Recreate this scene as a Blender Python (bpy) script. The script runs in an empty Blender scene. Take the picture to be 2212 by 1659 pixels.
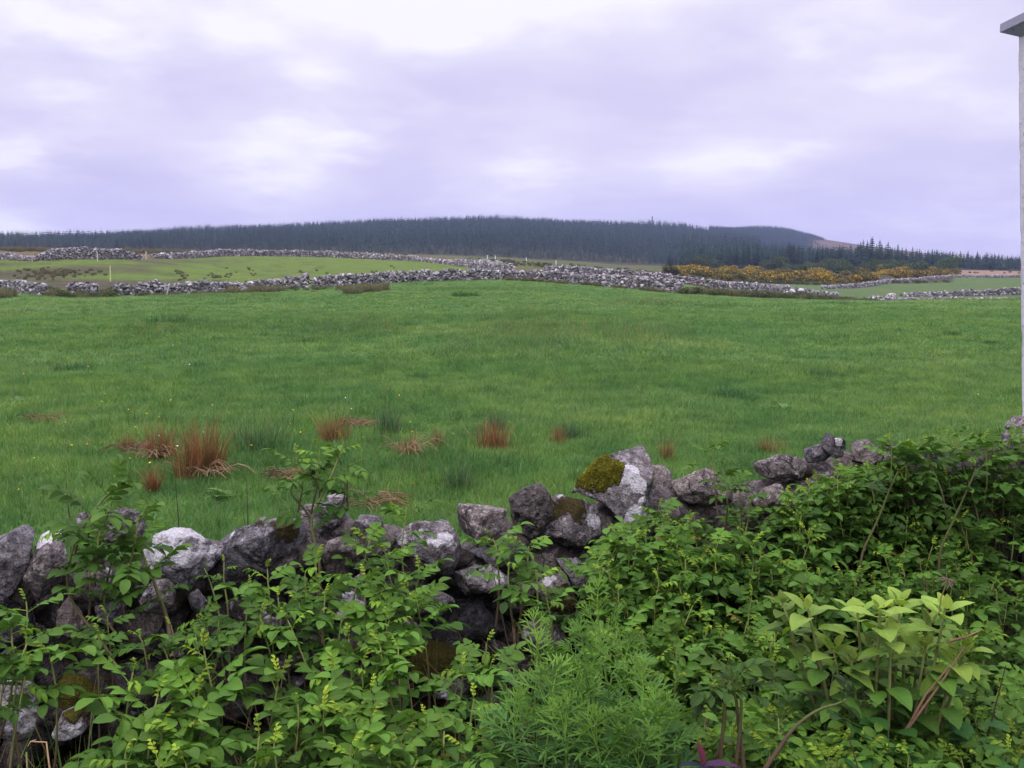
import bpy, bmesh, math, random
import numpy as np
from mathutils import Vector

random.seed(7)
RNG = np.random.default_rng(11)
SC = bpy.context.scene
COL = SC.collection
R = math.radians

# ------------------------------------------------------------------ camera model
H = 1.60                      # eye height
F = 2171.0                    # focal length in the units of a 2212 x 1659 picture
TH = R(6.75)                  # downward pitch
CT, ST = math.cos(TH), math.sin(TH)


def ray(u, v):
    x = (u - 1106.0) / F
    y = (829.5 - v) / F
    return np.array([x, CT + y * ST, -ST + y * CT])


def at(u, v, d):
    """point seen at (u, v), d metres ahead of the camera along the ground"""
    r = ray(u, v)
    return np.array([0, 0, H]) + r * (d / r[1])


def slope(v):
    y = (829.5 - v) / F
    return (-ST + y * CT) / (CT + y * ST)


def lat(u, v=590.0):
    r = ray(u, v)
    return r[0] / r[1]


# ------------------------------------------------------------------ numpy noise
_P = np.random.default_rng(3).permutation(256)
_P = np.concatenate([_P, _P, _P])
_G = np.random.default_rng(4).normal(size=(256, 3))
_G /= np.linalg.norm(_G, axis=1)[:, None]


def pnoise(p):
    p = np.asarray(p, float)
    i = np.floor(p).astype(int)
    f = p - i
    i &= 255
    w = f * f * f * (f * (f * 6 - 15) + 10)
    out = 0
    for a in (0, 1):
        for b in (0, 1):
            for c in (0, 1):
                h = _P[_P[_P[(i[:, 0] + a) & 255] + ((i[:, 1] + b) & 255)] + ((i[:, 2] + c) & 255)]
                g = _G[h]
                d = f - np.array([a, b, c])
                val = (g * d).sum(1)
                wx = w[:, 0] if a else 1 - w[:, 0]
                wy = w[:, 1] if b else 1 - w[:, 1]
                wz = w[:, 2] if c else 1 - w[:, 2]
                out = out + val * wx * wy * wz
    return out * 1.5


def fbm(p, octv=4, gain=0.5):
    s, a, q = 0, 1.0, np.array(p, float)
    for _ in range(octv):
        s = s + a * pnoise(q)
        q = q * 2.03 + 17.3
        a *= gain
    return s


# ------------------------------------------------------------------ mesh builder
class MB:
    def __init__(self):
        self.v, self.f, self.c, self.w, self.m, self.n = [], [], [], [], [], 0

    def add(self, v, f, c=(1, 1, 1), w=None, m=0):
        v = np.asarray(v, float).reshape(-1, 3)
        f = np.asarray(f, int)
        if f.shape[1] == 3:
            f = np.concatenate([f, np.full((len(f), 1), -1)], 1)
        c = np.asarray(c, float)
        if c.ndim == 1:
            c = np.tile(c[:3], (len(v), 1))
        if w is None:
            w = np.zeros((len(v), 3))
        self.v.append(v)
        self.f.append(np.where(f >= 0, f + self.n, -1))
        self.c.append(c[:, :3])
        self.w.append(w)
        self.m.append(np.full(len(f), m))
        self.n += len(v)

    def build(self, name, mats, parent=None, smooth=True, loc=None, link=True):
        v = np.concatenate(self.v)
        f = np.concatenate(self.f)
        c = np.concatenate(self.c)
        w = np.concatenate(self.w)
        m = np.concatenate(self.m)
        if loc is not None:
            v = v - np.asarray(loc)
        me = bpy.data.meshes.new(name)
        me.vertices.add(len(v))
        me.vertices.foreach_set('co', v.astype(np.float32).ravel())
        tot = (f >= 0).sum(1)
        loops = f[f >= 0]
        st = np.concatenate([[0], np.cumsum(tot)[:-1]])
        me.loops.add(len(loops))
        me.loops.foreach_set('vertex_index', loops.astype(np.int32))
        me.polygons.add(len(f))
        me.polygons.foreach_set('loop_start', st.astype(np.int32))
        me.polygons.foreach_set('loop_total', tot.astype(np.int32))
        me.polygons.foreach_set('material_index', m.astype(np.int32))
        me.polygons.foreach_set('use_smooth', np.full(len(f), smooth))
        a = me.attributes.new('col', 'FLOAT_COLOR', 'POINT')
        a.data.foreach_set('color', np.concatenate([c, np.ones((len(c), 1))], 1).astype(np.float32).ravel())
        a = me.attributes.new('uvw', 'FLOAT_VECTOR', 'POINT')
        a.data.foreach_set('vector', w.astype(np.float32).ravel())
        me.update(calc_edges=True)
        for mt in (mats if isinstance(mats, (list, tuple)) else [mats]):
            me.materials.append(mt)
        o = bpy.data.objects.new(name, me)
        if link:
            COL.objects.link(o)
        l = np.zeros(3) if loc is None else np.asarray(loc, float)
        if parent is not None:
            o.parent = parent
            q = parent
            while q is not None:                   # keep the world-space vertices in place
                l = l - np.array(q.location)
                q = q.parent
        o.location = l
        return o


def tag(o, label=None, cat=None, group=None, kind=None):
    for k, val in (('label', label), ('category', cat), ('group', group), ('kind', kind)):
        if val:
            o[k] = val
    return o


def empty(name, loc, label=None, cat=None, group=None):
    o = bpy.data.objects.new(name, None)
    COL.objects.link(o)
    o.location = loc
    o.empty_display_size = 0.1
    return tag(o, label, cat, group)


def tube(mb, pts, rad, col, seg=6, m=0, capends=True):
    pts = np.asarray(pts, float)
    n = len(pts)
    rad = np.broadcast_to(np.asarray(rad, float), (n,))
    tan = np.gradient(pts, axis=0)
    tan /= np.linalg.norm(tan, axis=1)[:, None] + 1e-12
    ref = np.array([0.3, 0.9, 0.1]) if abs(tan[0] @ np.array([0.3, 0.9, 0.1])) < 0.9 else np.array([1.0, 0, 0])
    a = np.cross(tan, ref)
    a /= np.linalg.norm(a, axis=1)[:, None] + 1e-12
    b = np.cross(tan, a)
    th = np.arange(seg) * 2 * np.pi / seg
    v = pts[:, None, :] + rad[:, None, None] * (np.cos(th)[None, :, None] * a[:, None, :] + np.sin(th)[None, :, None] * b[:, None, :])
    v = v.reshape(-1, 3)
    i = np.arange(n - 1)[:, None] * seg
    k = np.arange(seg)[None, :]
    k2 = (k + 1) % seg
    f = np.stack([i + k, i + k2, i + seg + k2, i + seg + k], -1).reshape(-1, 4)
    c = np.asarray(col, float)
    if c.ndim == 2:
        c = np.repeat(c, seg, axis=0)
    mb.add(v, f, c, m=m)


def box(mb, lo, hi, col=(1, 1, 1), m=0):
    x0, y0, z0 = lo
    x1, y1, z1 = hi
    v = [(x0, y0, z0), (x1, y0, z0), (x1, y1, z0), (x0, y1, z0), (x0, y0, z1), (x1, y0, z1), (x1, y1, z1), (x0, y1, z1)]
    f = [(0, 3, 2, 1), (4, 5, 6, 7), (0, 1, 5, 4), (1, 2, 6, 5), (2, 3, 7, 6), (3, 0, 4, 7)]
    mb.add(v, f, col, m=m)


_ICO = {}


def ico(sub):
    if sub not in _ICO:
        bm = bmesh.new()
        bmesh.ops.create_icosphere(bm, subdivisions=sub, radius=1.0)
        bm.verts.ensure_lookup_table()
        v = np.array([x.co[:] for x in bm.verts])
        f = np.array([[q.index for q in fc.verts] for fc in bm.faces])
        bm.free()
        v /= np.linalg.norm(v, axis=1)[:, None]
        _ICO[sub] = (v, f)
    return _ICO[sub]


def rotm(ax, ay, az):
    cx, sx, cy, sy, cz, sz = math.cos(ax), math.sin(ax), math.cos(ay), math.sin(ay), math.cos(az), math.sin(az)
    rx = np.array([[1, 0, 0], [0, cx, -sx], [0, sx, cx]])
    ry = np.array([[cy, 0, sy], [0, 1, 0], [-sy, 0, cy]])
    rz = np.array([[cz, -sz, 0], [sz, cz, 0], [0, 0, 1]])
    return rz @ ry @ rx


# ------------------------------------------------------------------ node helper
class NT:
    def __init__(self, name):
        self.mat = bpy.data.materials.new(name)
        self.mat.use_nodes = True
        self.t = self.mat.node_tree
        self.t.nodes.clear()
        self.out = self.t.nodes.new('ShaderNodeOutputMaterial')

    def node(self, typ, ins=None, **kw):
        n = self.t.nodes.new(typ)
        for k, val in kw.items():
            setattr(n, k, val)
        for k, val in (ins or {}).items():
            s = n.inputs[k]
            if hasattr(val, 'is_output') or isinstance(val, bpy.types.NodeSocket):
                self.t.links.new(val, s)
            else:
                try:
                    s.default_value = val
                except Exception:
                    s.default_value = (*val, 1.0)
        return n

    def attr(self, name, out='Color'):
        return self.node('ShaderNodeAttribute', attribute_name=name).outputs[out]

    def math(self, op, a, b=0.0, c=0.0, clamp=False):
        return self.node('ShaderNodeMath', {0: a, 1: b, 2: c}, operation=op, use_clamp=clamp).outputs[0]

    def noise(self, vec, scale, detail=3.0, rough=0.5, out=0, dist=0.0):
        ins = {'Scale': scale, 'Detail': detail, 'Roughness': rough, 'Distortion': dist}
        if vec is not None:
            ins['Vector'] = vec
        return self.node('ShaderNodeTexNoise', ins).outputs[out]

    def mrange(self, v, a, b, c=0.0, d=1.0, smooth=False):
        return self.node('ShaderNodeMapRange', {0: v, 1: a, 2: b, 3: c, 4: d}, interpolation_type='SMOOTHSTEP' if smooth else 'LINEAR', clamp=True).outputs[0]

    def mix(self, fac, a, b, blend='MIX'):
        n = self.node('ShaderNodeMix', data_type='RGBA', blend_type=blend, clamp_factor=True)
        for s, val in ((n.inputs[0], fac), (n.inputs[6], a), (n.inputs[7], b)):
            if isinstance(val, bpy.types.NodeSocket):
                self.t.links.new(val, s)
            elif isinstance(val, (int, float)):
                s.default_value = val
            else:
                s.default_value = (*val[:3], 1.0)
        return n.outputs[2]

    def bump(self, h, strength=0.5, dist=0.01, normal=None):
        ins = {'Height': h, 'Strength': strength, 'Distance': dist}
        if normal is not None:
            ins['Normal'] = normal
        return self.node('ShaderNodeBump', ins).outputs[0]

    def finish(self, sh):
        self.t.links.new(sh, self.out.inputs['Surface'])
        return self.mat


def leaf_material(name, veins=7.0, trans=0.3, rough=0.6, bumpd=0.0016, spec=0.2, tcol=(1.15, 1.25, 0.55)):
    n = NT(name)
    col = n.attr('col')
    uv = n.attr('uvw', 'Vector')
    sep = n.node('ShaderNodeSeparateXYZ', {0: uv})
    x, y = sep.outputs[0], sep.outputs[1]
    ax = n.math('ABSOLUTE', x)
    ph = n.math('SUBTRACT', n.math('MULTIPLY', y, veins), n.math('MULTIPLY', ax, 1.6))
    fr = n.math('ABSOLUTE', n.math('SUBTRACT', n.math('FRACT', ph), 0.5))
    vein = n.mrange(fr, 0.36, 0.5, 0, 1, True)
    mid = n.mrange(ax, 0.12, 0.0, 0, 1, True)
    v = n.math('MAXIMUM', n.math('MULTIPLY', vein, 0.6), mid)
    geo = n.node('ShaderNodeNewGeometry')
    big = n.noise(geo.outputs['Position'], 9.0, 3.0)
    fine = n.noise(geo.outputs['Position'], 160.0, 2.0)
    c1 = n.mix(n.mrange(big, 0.3, 0.7), n.mix(1.0, col, (0.72, 0.80, 0.80), 'MULTIPLY'), n.mix(1.0, col, (1.25, 1.15, 1.1), 'MULTIPLY'))
    c2 = n.mix(n.math('MULTIPLY', v, 0.35), c1, n.mix(1.0, c1, (1.9, 1.7, 1.7), 'MULTIPLY'))
    c3 = n.mix(n.math('MULTIPLY', fine, 0.35), c2, n.mix(1.0, c2, (0.7, 0.75, 0.6), 'MULTIPLY'))
    # the underside of a leaf is paler and greyer
    c4 = n.mix(geo.outputs['Backfacing'], c3, n.mix(0.45, c3, (0.14, 0.19, 0.11)))
    hgt = n.math('SUBTRACT', n.math('MULTIPLY', fine, 0.3), v)
    nb = n.bump(hgt, 0.6, bumpd)
    p = n.node('ShaderNodeBsdfPrincipled', {'Base Color': c4, 'Roughness': rough, 'Specular IOR Level': spec, 'Normal': nb})
    t = n.node('ShaderNodeBsdfTranslucent', {'Color': n.mix(1.0, c3, tcol, 'MULTIPLY'), 'Normal': nb})
    s = n.node('ShaderNodeMixShader', {0: trans, 1: p.outputs[0], 2: t.outputs[0]})
    return n.finish(s.outputs[0])


def rock_material(name, far=False):
    """vertex colour: R lichen, G moss, B tone"""
    n = NT(name)
    sep = n.node('ShaderNodeSeparateColor', {0: n.attr('col')})
    li, mo, tone = sep.outputs[0], sep.outputs[1], sep.outputs[2]
    tc = n.node('ShaderNodeTexCoord')
    oi = n.node('ShaderNodeObjectInfo')
    off = n.node('ShaderNodeVectorMath', {0: tc.outputs['Object'], 1: n.node('ShaderNodeCombineXYZ', {0: n.math('MULTIPLY', oi.outputs['Random'], 31.0), 1: n.math('MULTIPLY', oi.outputs['Random'], 57.0), 2: oi.outputs['Random']}).outputs[0]}, operation='ADD').outputs[0]
    a = n.noise(off, 7.0, 8.0, 0.62)
    b = n.noise(off, 34.0, 6.0, 0.65)
    g = n.noise(off, 150.0, 3.0, 0.6)
    base = n.mix(n.mrange(a, 0.36, 0.64), (0.048, 0.043, 0.042), (0.170, 0.154, 0.152))
    base = n.mix(n.mrange(b, 0.46, 0.62), base, (0.28, 0.255, 0.25))
    base = n.mix(n.mrange(n.noise(off, 62.0, 4.0, 0.7), 0.52, 0.62, 0, 0.8), base, (0.035, 0.030, 0.032))
    base = n.mix(n.mrange(n.noise(off, 4.0, 4.0), 0.55, 0.75, 0, 0.5), base, (0.17, 0.125, 0.085))
    base = n.mix(n.mrange(g, 0.35, 0.55, 0.6, 0.0), base, (0.03, 0.027, 0.028))
    tn = n.math('MULTIPLY', tone, 1.55)
    base = n.mix(1.0, base, n.node('ShaderNodeCombineColor', {0: tn, 1: tn, 2: tn}).outputs[0], 'MULTIPLY')
    hue = n.math('FRACT', n.math('MULTIPLY', oi.outputs['Random'], 7.31))
    base = n.mix(1.0, base, n.mix(n.mrange(hue, 0.15, 0.85), (1.06, 0.99, 0.94), (0.95, 0.97, 1.06)), 'MULTIPLY')
    wob = n.node('ShaderNodeVectorMath', {0: off, 1: n.node('ShaderNodeVectorMath', {0: n.noise(off, 9.0, 5.0, 0.6, 1), 1: (0.16, 0.16, 0.16)}, operation='MULTIPLY').outputs[0]}, operation='ADD').outputs[0]
    cv = n.node('ShaderNodeTexVoronoi', {'Vector': wob, 'Scale': 6.5}, feature='DISTANCE_TO_EDGE').outputs['Distance']
    crack = n.math('MULTIPLY', n.mrange(cv, 0.022, 0.0), n.mrange(n.noise(off, 5.0, 2.0), 0.45, 0.6))
    base = n.mix(n.math('MULTIPLY', crack, 0.75), base, (0.018, 0.016, 0.015))
    # crust lichen: blotches whose edge is broken up at several sizes
    vor = n.node('ShaderNodeTexVoronoi', {'Vector': n.node('ShaderNodeVectorMath', {0: off, 1: n.node('ShaderNodeVectorMath', {0: n.noise(off, 20.0, 4.0, 0.6, 1), 1: (0.05, 0.05, 0.05)}, operation='MULTIPLY').outputs[0]}, operation='ADD').outputs[0], 'Scale': 21.0}).outputs['Distance']
    e = n.math('ADD', n.math('MULTIPLY', n.noise(off, 11.0, 7.0, 0.7), 0.75), n.math('MULTIPLY', n.math('SUBTRACT', 0.5, vor), 0.35))
    e = n.math('ADD', e, n.math('MULTIPLY', b, 0.28))
    thr = n.math('SUBTRACT', 0.90, n.math('MULTIPLY', li, 0.57))
    lm = n.mrange(n.math('SUBTRACT', e, thr), -0.03, 0.06)
    lcol = n.mix(n.mrange(g, 0.35, 0.65), (0.38, 0.355, 0.37), (0.64, 0.62, 0.65))
    lcol = n.mix(n.mrange(b, 0.52, 0.70, 0, 0.8), lcol, (0.20, 0.185, 0.18))
    c = n.mix(lm, base, lcol)
    # moss
    me_ = n.math('ADD', n.math('MULTIPLY', n.noise(off, 13.0, 6.0, 0.65), 0.8), n.math('MULTIPLY', b, 0.3))
    mm = n.mrange(n.math('SUBTRACT', me_, n.math('SUBTRACT', 0.98, n.math('MULTIPLY', mo, 0.75))), -0.03, 0.06)
    geo = n.node('ShaderNodeNewGeometry')
    up = n.node('ShaderNodeSeparateXYZ', {0: geo.outputs['Normal']}).outputs[2]
    mcol = n.mix(n.mrange(n.noise(off, 90.0, 4.0, 0.7), 0.3, 0.7), (0.026, 0.019, 0.006), (0.085, 0.062, 0.012))
    mcol = n.mix(n.math('MULTIPLY', n.mrange(mo, 0.8, 0.98), n.mrange(n.noise(off, 120.0, 3.0, 0.7), 0.3, 0.65, 0.25, 0.95)), mcol, (0.24, 0.235, 0.022))
    c = n.mix(mm, c, mcol)
    h = n.math('ADD', n.math('MULTIPLY', a, 1.0), n.math('MULTIPLY', b, 0.6))
    h = n.math('ADD', h, n.math('MULTIPLY', g, 0.25))
    h = n.math('SUBTRACT', h, n.math('MULTIPLY', crack, 0.5))
    h = n.math('ADD', h, n.math('MULTIPLY', lm, 0.05))
    h = n.math('ADD', h, n.math('MULTIPLY', n.math('MULTIPLY', mm, n.noise(off, 220.0, 2.0)), 0.7))
    nb = n.bump(h, 1.0, 0.035)
    p = n.node('ShaderNodeBsdfPrincipled', {'Base Color': c, 'Roughness': 0.88, 'Specular IOR Level': 0.25, 'Normal': nb})
    return n.finish(p.outputs[0])


def vcol_material(name, rough=0.8, var=0.35, scale=6.0, bump=0.0, bscale=40.0, spec=0.2, trans=0.0, rnd=0.0):
    n = NT(name)
    geo = n.node('ShaderNodeNewGeometry')
    ns = n.noise(geo.outputs['Position'], scale, 5.0, 0.6)
    col = n.attr('col')
    c = n.mix(ns, n.mix(1.0, col, (1 - var,) * 3, 'MULTIPLY'), n.mix(1.0, col, (1 + var,) * 3, 'MULTIPLY'))
    if rnd:
        r_ = n.mrange(n.node('ShaderNodeObjectInfo').outputs['Random'], 0, 1, 1 - rnd, 1 + rnd)
        c = n.mix(1.0, c, n.node('ShaderNodeCombineColor', {0: r_, 1: r_, 2: r_}).outputs[0], 'MULTIPLY')
    ins = {'Base Color': c, 'Roughness': rough, 'Specular IOR Level': spec}
    if bump:
        ins['Normal'] = n.bump(n.noise(geo.outputs['Position'], bscale, 6.0, 0.65), 0.8, bump)
    s = n.node('ShaderNodeBsdfPrincipled', ins).outputs[0]
    if trans:
        t = n.node('ShaderNodeBsdfTranslucent', {'Color': c}).outputs[0]
        s = n.node('ShaderNodeMixShader', {0: trans, 1: s, 2: t}).outputs[0]
    return n.finish(s)


def render_material(name):
    n = NT(name)
    pos = n.node('ShaderNodeNewGeometry').outputs['Position']
    col = n.attr('col')
    st = n.node('ShaderNodeVectorMath', {0: pos, 1: (1.0, 1.0, 0.16)}, operation='MULTIPLY').outputs[0]
    c = n.mix(n.mrange(n.noise(pos, 2.2, 5.0, 0.6), 0.35, 0.7), n.mix(1.0, col, (0.80, 0.80, 0.79), 'MULTIPLY'), col)
    c = n.mix(n.mrange(n.noise(st, 9.0, 5.0, 0.65), 0.52, 0.72, 0, 0.65), c, (0.33, 0.32, 0.31))
    c = n.mix(n.mrange(n.noise(pos, 38.0, 4.0, 0.6), 0.60, 0.68, 0, 0.8), c, (0.16, 0.15, 0.14))
    nb = n.bump(n.noise(pos, 26.0, 6.0, 0.7), 0.9, 0.012)
    p = n.node('ShaderNodeBsdfPrincipled', {'Base Color': c, 'Roughness': 0.92, 'Specular IOR Level': 0.2, 'Normal': nb})
    return n.finish(p.outputs[0])


# ------------------------------------------------------------------ scatter of uncountable stuff
def scatter(name, pts, rot, scl, idx, sources, label, cat):
    me = bpy.data.meshes.new(name)
    me.vertices.add(len(pts))
    me.vertices.foreach_set('co', np.asarray(pts, np.float32).ravel())
    a = me.attributes.new('rot', 'FLOAT_VECTOR', 'POINT')
    a.data.foreach_set('vector', np.asarray(rot, np.float32).ravel())
    a = me.attributes.new('scl', 'FLOAT_VECTOR', 'POINT')
    a.data.foreach_set('vector', np.asarray(scl, np.float32).ravel())
    a = me.attributes.new('idx', 'INT', 'POINT')
    a.data.foreach_set('value', np.asarray(idx, np.int32))
    o = bpy.data.objects.new(name, me)
    COL.objects.link(o)
    src = bpy.data.collections.new(name + '_source')
    for k, s in enumerate(sources):
        s.name = '%s_source_%02d' % (name, k)
        src.objects.link(s)
    ng = bpy.data.node_groups.new(name, 'GeometryNodeTree')
    ng.interface.new_socket('Geometry', in_out='INPUT', socket_type='NodeSocketGeometry')
    ng.interface.new_socket('Geometry', in_out='OUTPUT', socket_type='NodeSocketGeometry')
    N, L = ng.nodes, ng.links
    gi, go = N.new('NodeGroupInput'), N.new('NodeGroupOutput')
    ci = N.new('GeometryNodeCollectionInfo')
    ci.inputs['Collection'].default_value = src
    ci.inputs['Separate Children'].default_value = True
    ci.inputs['Reset Children'].default_value = True
    ip = N.new('GeometryNodeInstanceOnPoints')
    ip.inputs['Pick Instance'].default_value = True

    def na(nm, t):
        q = N.new('GeometryNodeInputNamedAttribute')
        q.data_type = t
        q.inputs['Name'].default_value = nm
        return next(s for s in q.outputs if s.enabled and s.name == 'Attribute')
    L.new(gi.outputs[0], ip.inputs['Points'])
    L.new(ci.outputs[0], ip.inputs['Instance'])
    L.new(na('idx', 'INT'), ip.inputs['Instance Index'])
    L.new(na('rot', 'FLOAT_VECTOR'), ip.inputs['Rotation'])
    L.new(na('scl', 'FLOAT_VECTOR'), ip.inputs['Scale'])
    L.new(ip.outputs[0], go.inputs[0])
    md = o.modifiers.new('scatter', 'NODES')
    md.node_group = ng
    return tag(o, label, cat, None, 'stuff')
# ------------------------------------------------------------------ terrain
# per azimuth column u: (distance, picture row of the ground there)
COLS = {
    -500: [(45, None), (82, 632), (105, 606), (135, 559), (220, 545), (600, 537), (1300, 536), (2400, 560)],
    0: [(45, None), (80, 632), (103, 605), (135, 557), (220, 543), (600, 535), (1300, 532), (2400, 560)],
    150: [(45, None), (75, 646), (100, 610), (130, 557), (220, 545), (600, 537), (1300, 530), (2400, 560)],
    300: [(45, None), (75, 639), (100, 606), (140, 557), (230, 547), (600, 541), (1300, 519), (2400, 560)],
    500: [(45, None), (80, 632), (110, 602), (190, 553), (260, 549), (600, 544), (1300, 507), (2400, 560)],
    700: [(45, None), (82, 624), (110, 592), (210, 555), (280, 550), (600, 545), (1300, 500), (2400, 560)],
    900: [(40, None), (85, 608), (100, 592), (190, 563), (270, 556), (600, 549), (1400, 487), (2400, 560)],
    1090: [(40, None), (88, 605), (102, 590), (180, 572), (300, 562), (600, 556), (1400, 483), (2400, 560)],
    1250: [(40, None), (85, 616), (100, 597), (200, 582), (300, 573), (600, 564), (1400, 494), (2400, 560)],
    1450: [(40, None), (78, 634), (100, 612), (200, 596), (350, 588), (480, 582), (800, 560), (1400, 497), (2000, 520), (2600, 560)],
    1600: [(40, None), (85, 642), (110, 624), (200, 614), (270, 610), (350, 588), (480, 580), (800, 562), (1400, 525), (2000, 492), (2600, 560)],
    1690: [(40, None), (90, 646), (120, 632), (210, 619), (280, 610), (365, 588), (480, 581), (800, 564), (1400, 540), (2000, 496), (2600, 560)],
    1750: [(45, None), (95, 648), (130, 637), (220, 622), (290, 610), (380, 588), (480, 581), (800, 566), (1400, 548), (2000, 508), (2600, 560)],
    1900: [(45, None), (115, 660), (140, 647), (210, 628), (290, 606), (380, 586), (480, 580), (800, 572), (1400, 554), (2000, 532), (2600, 560)],
    2080: [(45, None), (120, 664), (150, 642), (220, 617), (310, 602), (380, 594), (480, 584), (800, 575), (1400, 564), (2000, 558), (2600, 562)],
    2210: [(45, None), (120, 660), (150, 637), (220, 615), (310, 603), (380, 595), (480, 585), (800, 577), (1400, 567), (2000, 562), (2600, 565)],
    2800: [(45, None), (120, 660), (150, 637), (220, 615), (310, 603), (380, 595), (480, 585), (800, 577), (1400, 567), (2000, 562), (2600, 565)],
}
NA, ND = 260, 420
A0, A1 = lat(-500), lat(2800)
LD0, LD1 = math.log(4.0), math.log(4200.0)
_ld = np.linspace(LD0, LD1, ND)
_cu = sorted(COLS)
_cz = []
for u_ in _cu:
    ds, zs = [1.0, 8.0, 20.0], [0.0, 0.0, 0.0]
    for d_, v_ in COLS[u_]:
        ds.append(d_)
        zs.append(0.0 if v_ is None else H + d_ * slope(v_))
    ds.append(4300.0)
    zs.append(zs[-1])
    _cz.append(np.interp(np.exp(_ld), ds, zs))
_cz = np.array(_cz)
_aa = np.linspace(A0, A1, NA)
_ca = np.array([lat(u_) for u_ in _cu])
TZ = np.stack([np.interp(_aa, _ca, _cz[:, k]) for k in range(ND)], 1)


def _blur(t, s, ax):
    k = np.exp(-0.5 * (np.arange(-3 * s, 3 * s + 1) / s) ** 2)
    k /= k.sum()
    t = np.pad(t, [(3 * s, 3 * s) if q == ax else (0, 0) for q in (0, 1)], 'edge')
    return np.apply_along_axis(lambda r: np.convolve(r, k, 'valid'), ax, t)


TZ = _blur(_blur(TZ, 4, 0), 3, 1)


def polar(x, y):
    r = np.hypot(x, y)
    phi = np.abs(np.arctan2(x, y))
    a = np.clip(np.where(y > 0.05, x / np.maximum(y, 0.05), np.sign(x) * 9), A0, A1)
    d = r * np.cos(np.minimum(phi, R(40)))
    return a, d


def ground(x, y, rough=True):
    x = np.asarray(x, float)
    y = np.asarray(y, float)
    a, d = polar(x, y)
    i = np.clip((a - A0) / (A1 - A0) * (NA - 1), 0, NA - 1.001)
    j = np.clip((np.log(np.maximum(d, 4.0)) - LD0) / (LD1 - LD0) * (ND - 1), 0, ND - 1.001)
    i0, j0 = i.astype(int), j.astype(int)
    fi, fj = i - i0, j - j0
    z = (TZ[i0, j0] * (1 - fi) + TZ[i0 + 1, j0] * fi) * (1 - fj) + (TZ[i0, j0 + 1] * (1 - fi) + TZ[i0 + 1, j0 + 1] * fi) * fj
    if rough:
        p = np.stack([x.ravel(), y.ravel(), np.zeros(x.size)], 1)
        n = pnoise(p * 0.33).reshape(x.shape) * 0.05 + pnoise(p * 0.09 + 5).reshape(x.shape) * 0.14
        n2 = pnoise(p * 0.03 + 9).reshape(x.shape) * 0.9
        k = np.clip((d - 4) / 8, 0, 1) * np.clip(1.3 - d / 130.0, 0.25, 1)
        z = z + n * k + n2 * np.clip((d - 140) / 300, 0, 1)
    return z


def on_ground(u, v, dmin=3.8, dmax=1500):
    """first ground point seen at (u, v)"""
    ds = np.exp(np.linspace(math.log(dmin), math.log(dmax), 1500))
    r = ray(u, v)
    xs = r[0] / r[1] * ds
    zr = H + r[2] / r[1] * ds
    zg = ground(xs, ds)
    k = np.argmax(zg >= zr) if (zg >= zr).any() else len(ds) - 1
    return np.array([xs[k], ds[k], zg[k]])


def gpoint(u, d):
    x = lat(u) * d
    return np.array([x, d, float(ground(np.array([x]), np.array([d]))[0])])


# distance of the middle wall along each azimuth: the far edge of the near field
W1U = [-500, 0, 150, 300, 500, 700, 900, 1090, 1250, 1450, 1600, 1750, 1900, 2080, 2800]
W1D = [82, 80, 75, 75, 80, 82, 85, 88, 85, 78, 85, 95, 115, 120, 120]
W2U = [-500, 0, 150, 300, 500, 700, 900, 1000, 1090]
W2D = [135, 135, 130, 140, 190, 210, 190, 150, 102]
WALL_A = 3.495
WALL_B = 0.405                 # the near wall runs along y = WALL_A + WALL_B * x


def wall_d(u):
    return WALL_A / (1 - WALL_B * lat(u, 1000))


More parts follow.
